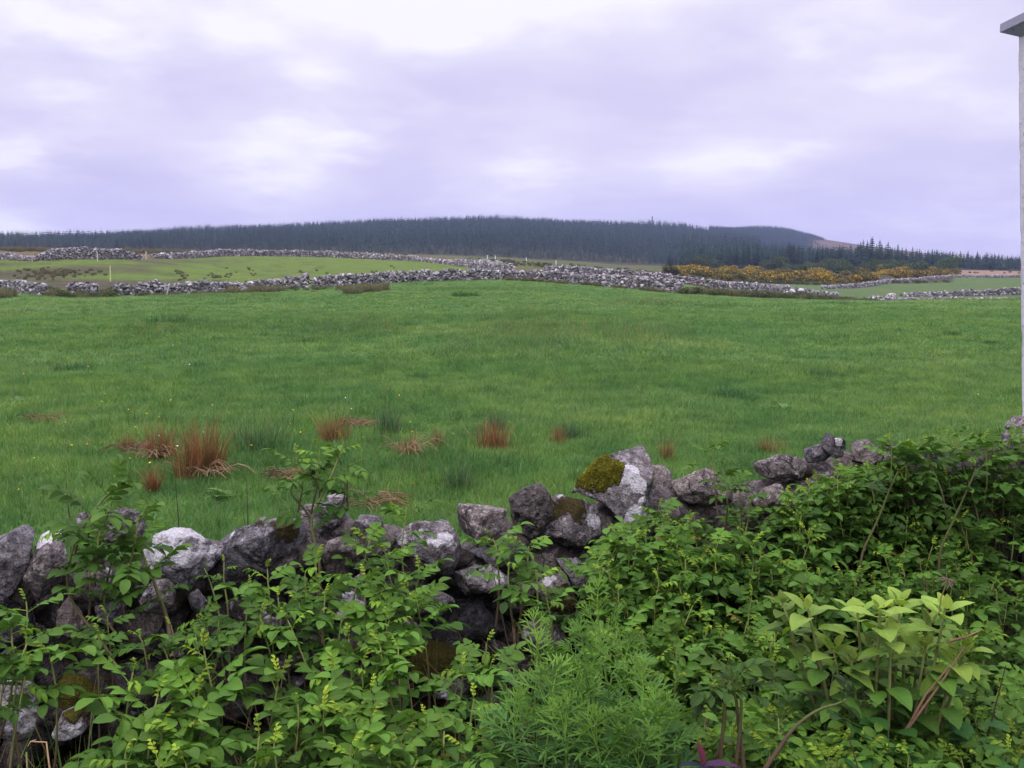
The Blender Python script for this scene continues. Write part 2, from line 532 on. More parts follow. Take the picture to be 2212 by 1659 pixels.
def zone_colours(x, y):
    a, d = polar(x, y)
    u = np.interp(a, [lat(q) for q in np.arange(-500, 2801, 50)], np.arange(-500, 2801, 50))
    p = np.stack([x, y, np.zeros_like(x)], 1)
    n1 = fbm(p * 0.05, 4)
    n2 = fbm(p * 0.25 + 7, 3)
    nearf = np.array([0.094, 0.176, 0.046])
    c = np.tile(nearf, (len(x), 1)) * (1 + 0.18 * n2[:, None])
    w1 = np.interp(u, W1U, W1D)
    w2 = np.interp(u, W2U, W2D, right=100)

    def blend(mask, col, s=1.0):
        nonlocal c
        m = np.clip(mask, 0, 1)[:, None] * s
        c = c * (1 - m) + np.array(col) * m
    sec = (d > w1 + 0.5)
    blend(sec & (u < 1120), (0.112, 0.168, 0.036))
    blend(sec * np.clip((560 - u) / 250, 0, 1) * (n1 * 1.8 + 0.45), (0.085, 0.078, 0.050))
    blend(sec * (u < 700) * np.clip(n2 * 3 - 1.0, 0, 1), (0.05, 0.06, 0.03), 0.7)
    blend((d > w2 + 1.0) & (u < 1120) & sec, (0.15, 0.105, 0.062))
    blend((d > w2 + 1.0) & sec & (u < 1120), (0.095, 0.105, 0.048), np.clip((u - 500) / 250, 0, 0.85)[:, None])
    blend(((d > w2 + 1.0) & (u < 1120) & sec) * (n1 * 2), (0.10, 0.10, 0.045))
    sc = sec & (u >= 1000) & (u < 1560) & (d > w2 + 2)
    blend(sc, (0.100, 0.118, 0.050))
    blend(sc * np.clip(n1 * 2.5, 0, 1), (0.13, 0.088, 0.052))
    blend(sc * (d > 210) * np.clip(0.8 - n1 * 2, 0, 1), (0.075, 0.10, 0.036))
    rt = sec & (u >= 1560)
    blend(rt, (0.090, 0.140, 0.050))
    blend(rt & (d > 340) & (u > 2040), (0.26, 0.175, 0.135))
    blend((d > 250) & (u > 1440) & (u < 2060), (0.06, 0.06, 0.03))
    blend((d > 520) & (u < 1430), (0.045, 0.042, 0.026))
    blend((d > 470) & (u >= 1430), (0.030, 0.034, 0.02))
    blend((d > 1500) & (u > 1700), (0.13, 0.092, 0.066))
    blend((d > 1500) & (u > 1700) & (n1 > 0.15), (0.085, 0.06, 0.05))
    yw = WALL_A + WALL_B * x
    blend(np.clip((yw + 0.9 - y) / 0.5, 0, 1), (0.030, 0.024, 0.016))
    return np.clip(c, 0.004, 1)


def build_land():
    rr = np.concatenate([[0.0], np.exp(np.linspace(math.log(0.6), math.log(4200), 400))])
    ph = np.concatenate([np.linspace(-180, -42, 24)[:-1], np.linspace(-42, 42, 400), np.linspace(42, 180, 24)[1:]])
    ph = np.radians(ph)
    rg, pg = np.meshgrid(rr, ph, indexing='ij')
    x, y = (rg * np.sin(pg)).ravel(), (rg * np.cos(pg)).ravel()
    z = ground(x, y)
    nr, npn = rg.shape
    i = np.arange(nr - 1)[:, None] * npn
    k = np.arange(npn - 1)[None, :]
    f = np.stack([i + k, i + npn + k, i + npn + k + 1, i + k + 1], -1).reshape(-1, 4)
    f = f[:, ::-1]
    mb = MB()
    mb.add(np.stack([x, y, z], 1), f, zone_colours(x, y))
    n = NT('grassland')
    geo = n.node('ShaderNodeNewGeometry')
    pos = geo.outputs['Position']
    a = n.noise(pos, 0.45, 5.0, 0.6)
    b = n.noise(pos, 3.0, 5.0, 0.65)
    g = n.noise(pos, 22.0, 4.0, 0.7)
    col = n.attr('col')
    c = n.mix(n.mrange(a, 0.3, 0.7), n.mix(1.0, col, (0.72, 0.78, 0.78), 'MULTIPLY'), n.mix(1.0, col, (1.25, 1.16, 1.1), 'MULTIPLY'))
    c = n.mix(n.mrange(b, 0.35, 0.68), n.mix(1.0, c, (0.70, 0.74, 0.72), 'MULTIPLY'), n.mix(1.0, c, (1.2, 1.15, 1.05), 'MULTIPLY'))
    c = n.mix(n.mrange(g, 0.3, 0.62, 0.55, 0), c, n.mix(1.0, c, (0.5, 0.5, 0.45), 'MULTIPLY'))
    h = n.math('ADD', n.math('MULTIPLY', b, 1.2), n.math('MULTIPLY', g, 0.35))
    nb = n.bump(h, 1.0, 0.12)
    p = n.node('ShaderNodeBsdfPrincipled', {'Base Color': c, 'Roughness': 0.95, 'Specular IOR Level': 0.1, 'Normal': nb})
    m = n.finish(p.outputs[0])
    o = mb.build('terrain', m)
    tag(o, 'rolling green pasture rising to moorland and wooded hills', 'terrain', None, 'structure')


# ------------------------------------------------------------------ grass
def grass_material(name, tint=(1, 1, 1)):
    n = NT(name)
    geo = n.node('ShaderNodeNewGeometry')
    pos = geo.outputs['Position']
    a = n.noise(pos, 0.28, 4.0, 0.6)
    b = n.noise(pos, 1.9, 4.0, 0.65)
    oi = n.node('ShaderNodeObjectInfo').outputs['Random']
    col = n.mix(1.0, n.attr('col'), tint, 'MULTIPLY')
    c = n.mix(n.mrange(a, 0.35, 0.68), n.mix(1.0, col, (0.76, 0.88, 0.92), 'MULTIPLY'), n.mix(1.0, col, (1.18, 1.08, 0.98), 'MULTIPLY'))
    c = n.mix(n.mrange(b, 0.40, 0.62), n.mix(1.0, c, (0.68, 0.78, 0.80), 'MULTIPLY'), n.mix(1.0, c, (1.18, 1.12, 1.05), 'MULTIPLY'))
    c = n.mix(n.mrange(n.noise(pos, 0.75, 3.0, 0.6), 0.52, 0.7, 0, 0.5), c, n.mix(1.0, c, (1.5, 1.2, 1.4), 'MULTIPLY'))
    c = n.mix(n.mrange(n.noise(pos, 0.07, 4.0, 0.62), 0.50, 0.66, 0, 0.75), c, n.mix(1.0, c, (1.5, 1.16, 1.45), 'MULTIPLY'))
    c = n.mix(n.mrange(oi, 0.0, 1.0, 0.0, 0.5), c, n.mix(1.0, c, (0.72, 0.82, 0.9), 'MULTIPLY'))
    p = n.node('ShaderNodeBsdfPrincipled', {'Base Color': c, 'Roughness': 0.55, 'Specular IOR Level': 0.3})
    t = n.node('ShaderNodeBsdfTranslucent', {'Color': n.mix(1.0, c, (1.1, 1.2, 0.6), 'MULTIPLY')})
    s = n.node('ShaderNodeMixShader', {0: 0.3, 1: p.outputs[0], 2: t.outputs[0]})
    return n.finish(s.outputs[0])


def blades(mb, n, rad, lmin, lmax, wid, cols, spread, rng, droop=0.5, segs=3):
    """n grass blades round the origin"""
    th = rng.uniform(0, 2 * np.pi, n)
    rr = rad * np.sqrt(rng.uniform(0, 1, n))
    L = rng.uniform(lmin, lmax, n)
    lean = rng.uniform(0.05, 1, n) ** 1.2 * spread
    az = th + rng.normal(0, 0.9, n)
    fa = rng.uniform(0, np.pi, n)
    w = wid * rng.uniform(0.7, 1.3, n)
    t = np.linspace(0, 1, segs + 1)
    V, Cc = [], []
    ci = rng.integers(0, len(cols), n)
    base = np.array(cols)[ci]
    br = rng.uniform(0.75, 1.25, n)
    for k in range(segs + 1):
        s = t[k]
        ang = lean + droop * s * s * lean * 1.4
        out = L * s * np.sin(ang)
        up = L * s * np.cos(ang)
        cx = rr * np.cos(th) + out * np.cos(az)
        cy = rr * np.sin(th) + out * np.sin(az)
        ww = w * (1 - s ** 1.6) * 0.5 + 0.0002
        V.append(np.stack([cx - ww * np.cos(fa), cy - ww * np.sin(fa), up], 1))
        V.append(np.stack([cx + ww * np.cos(fa), cy + ww * np.sin(fa), up], 1))
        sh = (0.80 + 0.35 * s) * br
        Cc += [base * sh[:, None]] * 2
    V = np.stack(V, 1)
    Cc = np.stack(Cc, 1)
    q = 2 * (segs + 1)
    f = []
    for k in range(segs):
        f.append([2 * k, 2 * k + 1, 2 * k + 3, 2 * k + 2])
    f = (np.array(f)[None] + (np.arange(n) * q)[:, None, None]).reshape(-1, 4)
    mb.add(V.reshape(-1, 3), f, Cc.reshape(-1, 3))


GREENS = [(0.132, 0.258, 0.057), (0.115, 0.236, 0.055), (0.156, 0.278, 0.063), (0.102, 0.217, 0.059), (0.188, 0.264, 0.084)]


def build_grass():
    gm = grass_material('grass_blades')
    src = []
    for k in range(5):
        rng = np.random.default_rng(40 + k)
        mb = MB()
        blades(mb, 26, 0.075, 0.05, 0.13, 0.0055, GREENS, 0.75, rng)
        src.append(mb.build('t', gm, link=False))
    for k in range(3):       # taller tufts with pale seed stalks
        rng = np.random.default_rng(60 + k)
        mb = MB()
        blades(mb, 22, 0.06, 0.10, 0.22, 0.0055, [(0.092, 0.205, 0.042), (0.080, 0.185, 0.045)], 0.55, rng)
        blades(mb, 3, 0.05, 0.20, 0.32, 0.0030, [(0.25, 0.25, 0.11), (0.20, 0.18, 0.09)], 0.3, rng)
        src.append(mb.build('t', gm, link=False))
    rng = np.random.default_rng(5)
    P, S, I, Z = [], [], [], []
    for d0, d1, dens, sc, zf in ((2.6, 9, 760, 0.85, 0.95), (9, 16, 360, 1.0, 0.85), (16, 34, 110, 1.45, 0.55), (34, 70, 30, 2.2, 0.32), (70, 122, 10, 2.8, 0.20)):
        n = int(0.66 * (d1 * d1 - d0 * d0) * dens)
        d = np.sqrt(rng.uniform(d0 * d0, d1 * d1, n))
        a = rng.uniform(-0.66, 0.66, n)
        x = a * d
        keep = d > WALL_A + WALL_B * x + 0.45
        u = np.interp(a, [lat(q) for q in np.arange(-500, 2801, 50)], np.arange(-500, 2801, 50))
        keep &= d < np.interp(u, W1U, W1D) - 0.3
        x, d = x[keep], d[keep]
        P.append(np.stack([x, d, ground(x, d) - 0.005], 1))
        nz = fbm(np.stack([x, d, 0 * x], 1) * 0.5, 3)
        nz2 = fbm(np.stack([x, d * 0.6, 0 * x + 3], 1) * 0.16, 3)
        s = sc * (1.0 + 0.35 * nz + 0.25 * nz2) * rng.uniform(0.75, 1.25, len(x))
        S.append(np.clip(s, 0.35 * sc, 2 * sc))
        Z.append(np.full(len(x), zf))
        tall = rng.uniform(0, 1, len(x)) < np.clip(0.05 + 0.5 * (nz2 - 0.25), 0.02, 0.5)
        I.append(np.where(tall, 5 + rng.integers(0, 3, len(x)), rng.integers(0, 5, len(x))))
    P, S, I, Z = np.concatenate(P), np.concatenate(S), np.concatenate(I), np.concatenate(Z)
    n = len(P)
    rot = np.stack([rng.normal(0, 0.10, n), rng.normal(0, 0.10, n), rng.uniform(0, 6.28, n)], 1)
    scl = np.stack([S, S, S * Z * rng.uniform(0.8, 1.15, n)], 1)
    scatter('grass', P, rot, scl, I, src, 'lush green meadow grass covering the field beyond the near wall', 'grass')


# ------------------------------------------------------------------ rush clumps and other field plants
def rush_clump(name, u, v, hpx, wpx, reds, label, group, straw=False, seed=0, pos=None, dens=1.0):
    p = on_ground(u, v) if pos is None else pos
    k = p[1] / F
    hh, ww = hpx * k * 1.22 + 0.05, wpx * k
    rng = np.random.default_rng(900 + seed)
    root = empty(name, p, label, 'rushes', group)
    mb = MB()
    n = int(np.clip(200 + 700 * ww, 160, 560) * dens)
    cols = [(0.23, 0.085, 0.034), (0.185, 0.070, 0.030), (0.27, 0.120, 0.050), (0.10, 0.115, 0.040), (0.30, 0.17, 0.08), (0.20, 0.080, 0.034)] if reds else \
        [(0.055, 0.135, 0.050), (0.045, 0.115, 0.048), (0.075, 0.155, 0.055), (0.12, 0.14, 0.06)]
    # several sub-clumps so that the outline is uneven
    for _ in range(5):
        q = MB()
        blades(q, n // 5, ww * 0.26, hh * 0.45, hh * rng.uniform(0.8, 1.25), max(0.0045, 0.00045 * p[1]), cols, 0.34, rng, droop=0.5, segs=4)
        off = np.array([rng.normal(0, ww * 0.20), rng.normal(0, ww * 0.16), 0])
        mb.add(q.v[0] + off + p, q.f[0], q.c[0])
    mb.build('stalks', M['rush'], root)
    if straw:
        ms = MB()
        for _ in range(int(26 + 50 * min(1, ww))):
            th = rng.uniform(0, 6.28)
            L = rng.uniform(0.10, 0.30)
            st = np.array([rng.normal(0, ww * 0.24), rng.normal(-0.04, ww * 0.16), 0.05])
            tt = np.linspace(0, 1, 5)
            arc = np.stack([st[0] + L * tt * np.cos(th), st[1] + L * tt * np.sin(th), st[2] + np.sin(tt * 3.0) * L * rng.uniform(0.1, 0.4) + 0.012 + 0.03 * rng.uniform()], 1)
            g = rng.uniform(0.75, 1.2)
            tube(ms, arc + p, 0.0026, np.array([0.33, 0.215, 0.13]) * g, seg=3)
        ms.build('fallen_straw', M['rush'], root)
    return root


def straw_patch(u, v, wpx, label, seed):
    p = on_ground(u, v)
    k = p[1] / F
    rng = np.random.default_rng(1500 + seed)
    ms = MB()
    for _ in range(int(14 + 0.32 * wpx)):
        th = rng.normal(0, 0.5) + (math.pi if rng.uniform() < .5 else 0)
        L = rng.uniform(0.10, 0.28)
        st = np.array([rng.normal(0, wpx * k * 0.17), rng.normal(0, 0.08), 0.03])
        tt = np.linspace(0, 1, 4)
        arc = np.stack([st[0] + L * tt * np.cos(th), st[1] + L * tt * np.sin(th), st[2] + 0.04 * np.sin(tt * 3.1) + rng.uniform(0, 0.05)], 1)
        tube(ms, arc + p, 0.0035, np.array([0.24, 0.145, 0.085]) * rng.uniform(0.6, 1.2), seg=3)
    o = ms.build('straw_patch', M['rush'], None, loc=p)
    tag(o, label, 'straw', 'flattened straw patches in the field')


def build_field_plants():
    RG, GG = 'reddish rush clumps in the near field', 'green rush clumps in the near field'
    reds = [
        (447, 1040, 120, 105, 'largest russet rush clump, tall and dense with bleached straw at its foot'),
        (345, 1003, 66, 66, 'small russet rush clump just left of the largest russet clump'),
        (283, 984, 34, 60, 'low sparse russet rushes at the left end of a straw patch'),
        (722, 967, 52, 70, 'russet rush clump partly hidden by the tall rose shoot'),
        (1065, 982, 60, 72, 'lone dense russet rush clump in the middle of the field'),
        (333, 1074, 42, 34, 'tiny russet rush tuft behind the left rose shoot'),
        (885, 992, 34, 66, 'thin low russet rush tuft with pale stems left of the lone dense clump'),
        (946, 978, 38, 20, 'narrow russet rush tuft close to the lone dense clump'),
        (1438, 1006, 42, 48, 'russet rush tuft just right of the mossy boulder'),
        (1668, 985, 28, 80, 'low wide russet rush tuft behind the wall beside three small dark stones'),
        (1210, 965, 32, 46, 'faint thin russet rush tuft mixed with green rushes'),
    ]
    for k, (u, v, h, w, lb) in enumerate(reds):
        rush_clump('rush_clump', u, v, h * (1.0 if k == 0 else 1.15), w * (1.0 if k == 0 else 0.85), True, lb, RG, straw=k in (0, 1, 6), seed=k, dens=1.1 if k == 0 else (0.3 if k in (2, 6, 7, 8, 9, 10) else 0.7))
    greens = [
        (556, 988, 92, 78, 'tall green rush clump beside the largest russet clump'),
        (840, 947, 66, 74, 'dark green rush clump behind the tall rose shoot'),
        (985, 1068, 62, 66, 'upright green rushes just behind the flat slab of the wall'),
        (1235, 955, 42, 66, 'soft green rush clump near the faint russet tuft'),
        (1085, 935, 40, 50, 'faint green rushes behind the lone russet clump'),
    ]
    for k, (u, v, h, w, lb) in enumerate(greens):
        rush_clump('rush_clump', u, v, h, w, False, lb, GG, straw=False, seed=40 + k, dens=0.5)
    straws = [(300, 986, 110, 'flat pinkish straw patch beside the low sparse russet rushes'),
              (775, 930, 62, 'flat straw patch behind the rush clump at the tall rose shoot'),
              (805, 1104, 84, 'tan straw heap just behind the grey stones of the wall'),
              (612, 1045, 66, 'pale dead straw on the grass left of the tall rose shoot'),
              (95, 918, 60, 'faint brown straw patch near the yellow flowers at the field edge')]
    for k, (u, v, w, lb) in enumerate(straws):
        straw_patch(u, v, w, lb, k)

    # darker coarse tussocks out in the field
    rng = np.random.default_rng(77)
    tus = [(380, 700, 26, 90, 'dark weedy tussock with a few pale stones far out on the left'),
           (150, 808, 34, 120, 'bluish green coarse tussock at the left of the field'),
           (450, 800, 24, 90, 'low coarse tussock in line with the bluish tussock'),
           (1570, 858, 30, 100, 'dark docks and tussock in the right half of the field'),
           (2055, 728, 16, 40, 'small dark round tussock near the right wall'),
           (1760, 815, 22, 80, 'soft dark tussock between the docks and the right edge'),
           (1000, 640, 12, 60, 'small dark tussock below the middle of the far wall'),
           (900, 820, 20, 60, 'shallow dark grass tussock in mid field'),
           (2140, 745, 12, 40, 'tiny dark tussock beside the shed edge')]
    for k, (u, v, h, w, lb) in enumerate(tus):
        p = on_ground(u, v)
        kk = p[1] / F
        mb = MB()
        for q in range(9):
            b = MB()
            blades(b, 60, 0.22 * w * kk, 0.4 * h * kk, 1.05 * h * kk, 0.0006 * p[1], [(0.050, 0.125, 0.040), (0.058, 0.14, 0.042), (0.07, 0.155, 0.045)], 0.8, rng)
            off = np.array([rng.normal(0, 0.22 * w * kk), rng.normal(0, 0.25 * w * kk), 0])
            g = float(ground(np.array([p[0] + off[0]]), np.array([p[1] + off[1]]))[0])
            mb.add(b.v[0] + np.array([p[0] + off[0], p[1] + off[1], g]), b.f[0], b.c[0])
        o = mb.build('grass_tussock', M['rush'], None, loc=p)
        tag(o, lb, 'tussock', 'coarse dark tussocks in the pasture')

    # two docks with broad leaves
    for k, (u, v, lb) in enumerate([(30, 880, 'broad leaved dock with an upright stalk at the left edge of the field'),
                                    (1690, 890, 'small broad leaved dock beside the dark tussock on the right'), (490, 1085, 'grey green dock leaves just behind the white lichened stone'),
                                    ]):
        p = on_ground(u, v)
        root = empty('dock_plant', p, lb, 'dock', 'docks in the pasture')
        mb = MB()
        for j in range(9):
            leaf_single(mb, p + np.array([rng.normal(0, 0.03), rng.normal(0, 0.03), 0.02]), rng.uniform(0, 6.28), rng.uniform(0.35, 1.1), rng.uniform(0.16, 0.28) * (0.5 if k == 1 else 0.6), 0.26, (0.10, 0.205, 0.055), rng)
        mb.build('leaves', M['leaf'], root)
        if k == 0:
            st = MB()
            tube(st, [p, p + np.array([0.01, 0, 0.2]), p + np.array([0.0, 0.02, 0.36])], 0.006, (0.12, 0.15, 0.06), seg=5)
            st.build('stalk', M['stem'], root)

    # bare dead stalks standing behind the wall
    for k, (u, v, h, lb) in enumerate([(525, 1145, 110, 'bare dark dead stalk standing behind the wall left of the mossy brown stone'), (381, 1128, 90, 'thin bare dead stalk behind the white lichened stone'),
                                       (145, 1110, 65, 'thin green seed stalk behind the left end of the wall')]):
        d = wall_d(u) + 0.75
        p = at(u, v, d)
        q = at(u + (8 if k == 0 else -2), v - h, d)
        p[2] = max(0.0, p[2] - 0.3)
        mb = MB()
        mid = (p * 0.45 + q * 0.55) + np.array([0.008, 0, 0])
        tube(mb, [p, mid, q], [0.003, 0.0025, 0.0012], (0.05, 0.042, 0.03), seg=5)
        if k == 0:
            tube(mb, [mid, mid + np.array([-0.012, 0, 0.05]), mid + np.array([-0.016, 0, 0.09])], [0.002, 0.0015, 0.001], (0.05, 0.042, 0.03), seg=5)
        o = mb.build('dead_stalk', M['stem'], None, loc=p)
        tag(o, lb, 'dead stalk', 'bare stalks behind the wall')

    # buttercups and daisies, uncountable specks
    mb = MB()
    for _ in range(300):
        d = math.exp(rng.uniform(math.log(6), math.log(45)))
        a = rng.uniform(-0.62, 0.62) if rng.uniform() < 0.5 else rng.uniform(-0.62, -0.1)
        x = a * d
        if float(fbm(np.array([[x * 0.2, d * 0.2, 4]]), 2)[0]) < -0.05:
            continue
        z = float(ground(np.array([x]), np.array([d]))[0])
        h = rng.uniform(0.10, 0.2)
        yel = rng.uniform() < 0.85
        r = rng.uniform(0.005, 0.0095)
        th = np.arange(6) * np.pi / 3
        tilt = rotm(rng.normal(0, 0.4), rng.normal(0, 0.4), 0)
        ring = np.stack([r * np.cos(th), r * np.sin(th), 0.3 * r + 0 * th], 1)
        v = np.concatenate([[[0, 0, 0]], ring]) @ tilt.T + np.array([x, d, z + h])
        f = [[0, 1 + j, 1 + (j + 1) % 6] for j in range(6)]
        mb.add(v, f, (0.75, 0.55, 0.03) if yel else (0.75, 0.75, 0.75))
        tube(mb, [[x, d, z], [x, d, z + h]], 0.0012, (0.06, 0.13, 0.03), seg=3)
    o = mb.build('wildflowers', M['rush'])
    tag(o, 'scattered yellow buttercups and white daisies in the meadow', 'wildflowers', None, 'stuff')
# ------------------------------------------------------------------ near dry stone wall
def z1(*p): return [(x / 3, 884.8 + y / 3) for x, y in p]
def z2(*p): return [(737.3 + x / 3, 884.8 + y / 3) for x, y in p]
def z3(*p): return [(1474.6 + x / 3, 847.9 + y / 3) for x, y in p]
def z4(*p): return [(x / 3, 1216.5 + y / 3) for x, y in p]
def z5(*p): return [(737.3 + x / 3, 1216.5 + y / 3) for x, y in p]
def z6(*p): return [(1474.6 + x / 3, 1216.5 + y / 3) for x, y in p]


def stone_colour(n, lichen, moss, tone):
    return np.tile(np.array([lichen, moss, tone], float), (n, 1))


def rock_roughen(p, c, size, seed, facets=9, amp=0.07, front=None):
    """facet and roughen points p around centre c"""
    rng = np.random.default_rng(seed)
    q = p - c
    for _ in range(facets):
        n = rng.normal(size=3)
        if front is not None:
            n = n * 0.75 + front * 0.9
        n /= np.linalg.norm(n)
        s = q @ n
        off = s.max() * rng.uniform(0.58, 0.85)
        q = q - np.maximum(0, s - off)[:, None] * n * 0.92
    r = np.linalg.norm(q, axis=1)[:, None] + 1e-9
    o = rng.uniform(0, 50, 3)
    w = np.abs(pnoise(q / size * 1.6 + o)) * 1.0 - 0.3
    n = fbm(q / size * 2.4 + o, 5, 0.55)
    q = q + q / r * (size * amp * (0.8 * n + 0.7 * w))[:, None]
    fine = fbm(q / 0.035 + o, 4, 0.6)
    q = q + q / r * (0.0048 * fine)[:, None]
    return q + c


def stone_outline(poly, d, thick=0.8, seed=0, sub=5, facets=16, lichen=0.25, moss=0.0, tone=0.6, spots=(), pits=False, e=0.62, amp=0.05):
    """a stone whose front silhouette is poly (picture coordinates), d metres away.
    spots: (u, v, radius in metres, lichen, moss) stains where they sit on its face"""
    poly = np.array(poly, float)
    w = np.array([at(u, v, d) for u, v in poly])
    x, z = w[:, 0], w[:, 2]
    xs, zs = np.roll(x, -1), np.roll(z, -1)
    cr = x * zs - xs * z
    A = cr.sum() / 2
    c = np.array([((x + xs) * cr).sum() / (6 * A), d, ((z + zs) * cr).sum() / (6 * A)])
    dirv = c - np.array([0, 0, H])
    dirv /= np.linalg.norm(dirv)
    X = np.cross(dirv, [0, 0, 1.0]); X /= np.linalg.norm(X)
    U = np.cross(X, dirv)
    P2 = np.stack([(w - c) @ X, (w - c) @ U], 1)
    nth = 360
    th = np.linspace(-np.pi, np.pi, nth, endpoint=False)
    rad = np.zeros(nth)
    for k in range(len(P2)):
        a, b = P2[k], P2[(k + 1) % len(P2)]
        ex, ey = b - a
        den = np.cos(th) * ey - np.sin(th) * ex
        den = np.where(np.abs(den) < 1e-12, 1e-12, den)
        t = (a[0] * ey - a[1] * ex) / den
        s = (a[0] * np.sin(th) - a[1] * np.cos(th)) / den
        ok = (s >= 0) & (s <= 1) & (t > 0)
        rad = np.where(ok, np.maximum(rad, t), rad)
    rad = np.where(rad <= 0, np.median(rad), rad)
    ker = np.exp(-0.5 * (np.arange(-9, 10) / 3.0) ** 2); ker /= ker.sum()
    rad = np.convolve(np.concatenate([rad[-9:], rad, rad[:9]]), ker, 'valid')
    sv, sf = ico(sub)
    t = np.arctan2(sv[:, 2], sv[:, 0])
    rr = np.interp(t, np.concatenate([th, [np.pi]]), np.concatenate([rad, rad[:1]]))
    rho = np.clip(np.hypot(sv[:, 0], sv[:, 2]), 1e-6, 1)
    g = rho ** e
    dep = np.sign(sv[:, 1]) * np.abs(sv[:, 1]) ** e
    size = math.sqrt(abs(A) / np.pi)
    T = size * thick
    rr = rr * 1.075
    p = c + (rr * g * np.cos(t))[:, None] * X + (rr * g * np.sin(t))[:, None] * U + (dep * T)[:, None] * dirv
    rng = np.random.default_rng(seed + 500)
    p = rock_roughen(p, c, size, seed, facets, amp, front=-dirv)
    if pits:
        q = (p - c)
        nrm = q / (np.linalg.norm(q, axis=1)[:, None] + 1e-9)
        for _ in range(130):
            k = rng.integers(0, len(p))
            if nrm[k] @ dirv > 0.25:
                continue
            rd = rng.uniform(0.006, 0.017)
            dd = np.linalg.norm(p - p[k], axis=1)
            p = p - nrm * (np.clip(1 - dd / rd, 0, 1) ** 0.6 * rd * 0.9)[:, None]
    col = stone_colour(len(p), lichen, moss, tone)
    for (u, v, rd, L, Mo) in spots:
        r = ray(u, v); r /= np.linalg.norm(r)
        o = np.array([0, 0, H])
        tt = (p - o) @ r
        dist = np.linalg.norm(p - o - tt[:, None] * r, axis=1)
        near = np.where(dist < max(0.012, dist.min() * 1.5), tt, 1e9)
        hit = p[np.argmin(near)]
        k = np.clip(1.30 - np.linalg.norm(p - hit, axis=1) / rd + 0.45 * pnoise(p * 26) + 0.35 * pnoise(p * 70), 0, 1)
        k = np.clip(k * 1.6, 0, 1)
        col[:, 0] = col[:, 0] * (1 - k) + L * k
        col[:, 1] = col[:, 1] * (1 - k) + Mo * k
    return p, sf, col, c


def stone_object(name, data, parent=None, label=None, cat=None, group=None):
    p, f, col, c = data
    mb = MB()
    mb.add(p, f, col)
    o = mb.build(name, M['rock'], parent, loc=c)
    return tag(o, label, cat, group)


def rubble_stone(c, size, seed, sub=3, lichen=0.2, moss=0.0, tone=0.55, amp=0.10, facets=12):
    rng = np.random.default_rng(seed)
    v, f = ico(sub)
    e = 0.75
    q = np.sign(v) * np.abs(v) ** e
    q = q * np.array(size) * 0.53
    q = q @ rotm(rng.normal(0, 0.25), rng.normal(0, 0.3), rng.normal(0, 0.4)).T
    p = rock_roughen(q, np.zeros(3), float(np.mean(size)) * 0.5, seed, facets, amp) + np.array(c)
    return p, f, stone_colour(len(p), lichen, moss, tone), np.array(c)


def moss_cushion(data, parent, seed):
    """short shoots standing on the mossy part of a stone"""
    p, f, col, c = data
    rng = np.random.default_rng(seed)
    tri = p[f]
    w = col[f][:, :, 1].mean(1)
    nrm = np.cross(tri[:, 1] - tri[:, 0], tri[:, 2] - tri[:, 0])
    ar = np.linalg.norm(nrm, axis=1)
    nrm = nrm / (ar[:, None] + 1e-12)
    if ((p[f].mean(1) - c) * nrm).sum() < 0:
        nrm = -nrm
    pr = ar * np.clip((w - 0.72) / 0.25, 0, 1) * np.where(nrm[:, 1] < 0.5, 1, 0)
    if pr.sum() <= 0:
        return
    pr /= pr.sum()
    n = 4200
    k = rng.choice(len(f), n, p=pr)
    a, b = rng.uniform(0, 1, n), rng.uniform(0, 1, n)
    s = a + b > 1
    a, b = np.where(s, 1 - a, a), np.where(s, 1 - b, b)
    q = tri[k, 0] + (tri[k, 1] - tri[k, 0]) * a[:, None] + (tri[k, 2] - tri[k, 0]) * b[:, None]
    d = nrm[k] + rng.normal(0, .55, (n, 3)) + [0, 0, .35]
    d /= np.linalg.norm(d, axis=1)[:, None]
    x = np.cross(d, rng.normal(size=(n, 3)))
    x /= np.linalg.norm(x, axis=1)[:, None]
    clump = np.clip(0.75 + 0.7 * fbm(q * 45, 2), 0.2, 1.6)
    L = (rng.uniform(.004, .010, n) * clump)[:, None]
    v = np.stack([q - x * .0016, q + x * .0016, q + d * L * .6 + x * .0020, q + d * L], 1).reshape(-1, 3)
    g = np.array([0.27, 0.265, 0.026])
    br = (rng.uniform(.55, 1.35, n) * (0.55 + 0.5 * clump))[:, None]
    cc = np.where(rng.uniform(0, 1, (n, 1)) < .2, np.array([[0.13, 0.085, 0.015]]), g[None]) * br
    mb = MB()
    mb.add(v, np.arange(n * 4).reshape(-1, 4), np.repeat(cc, 4, 0))
    mb.build('moss', M['rush'], parent)


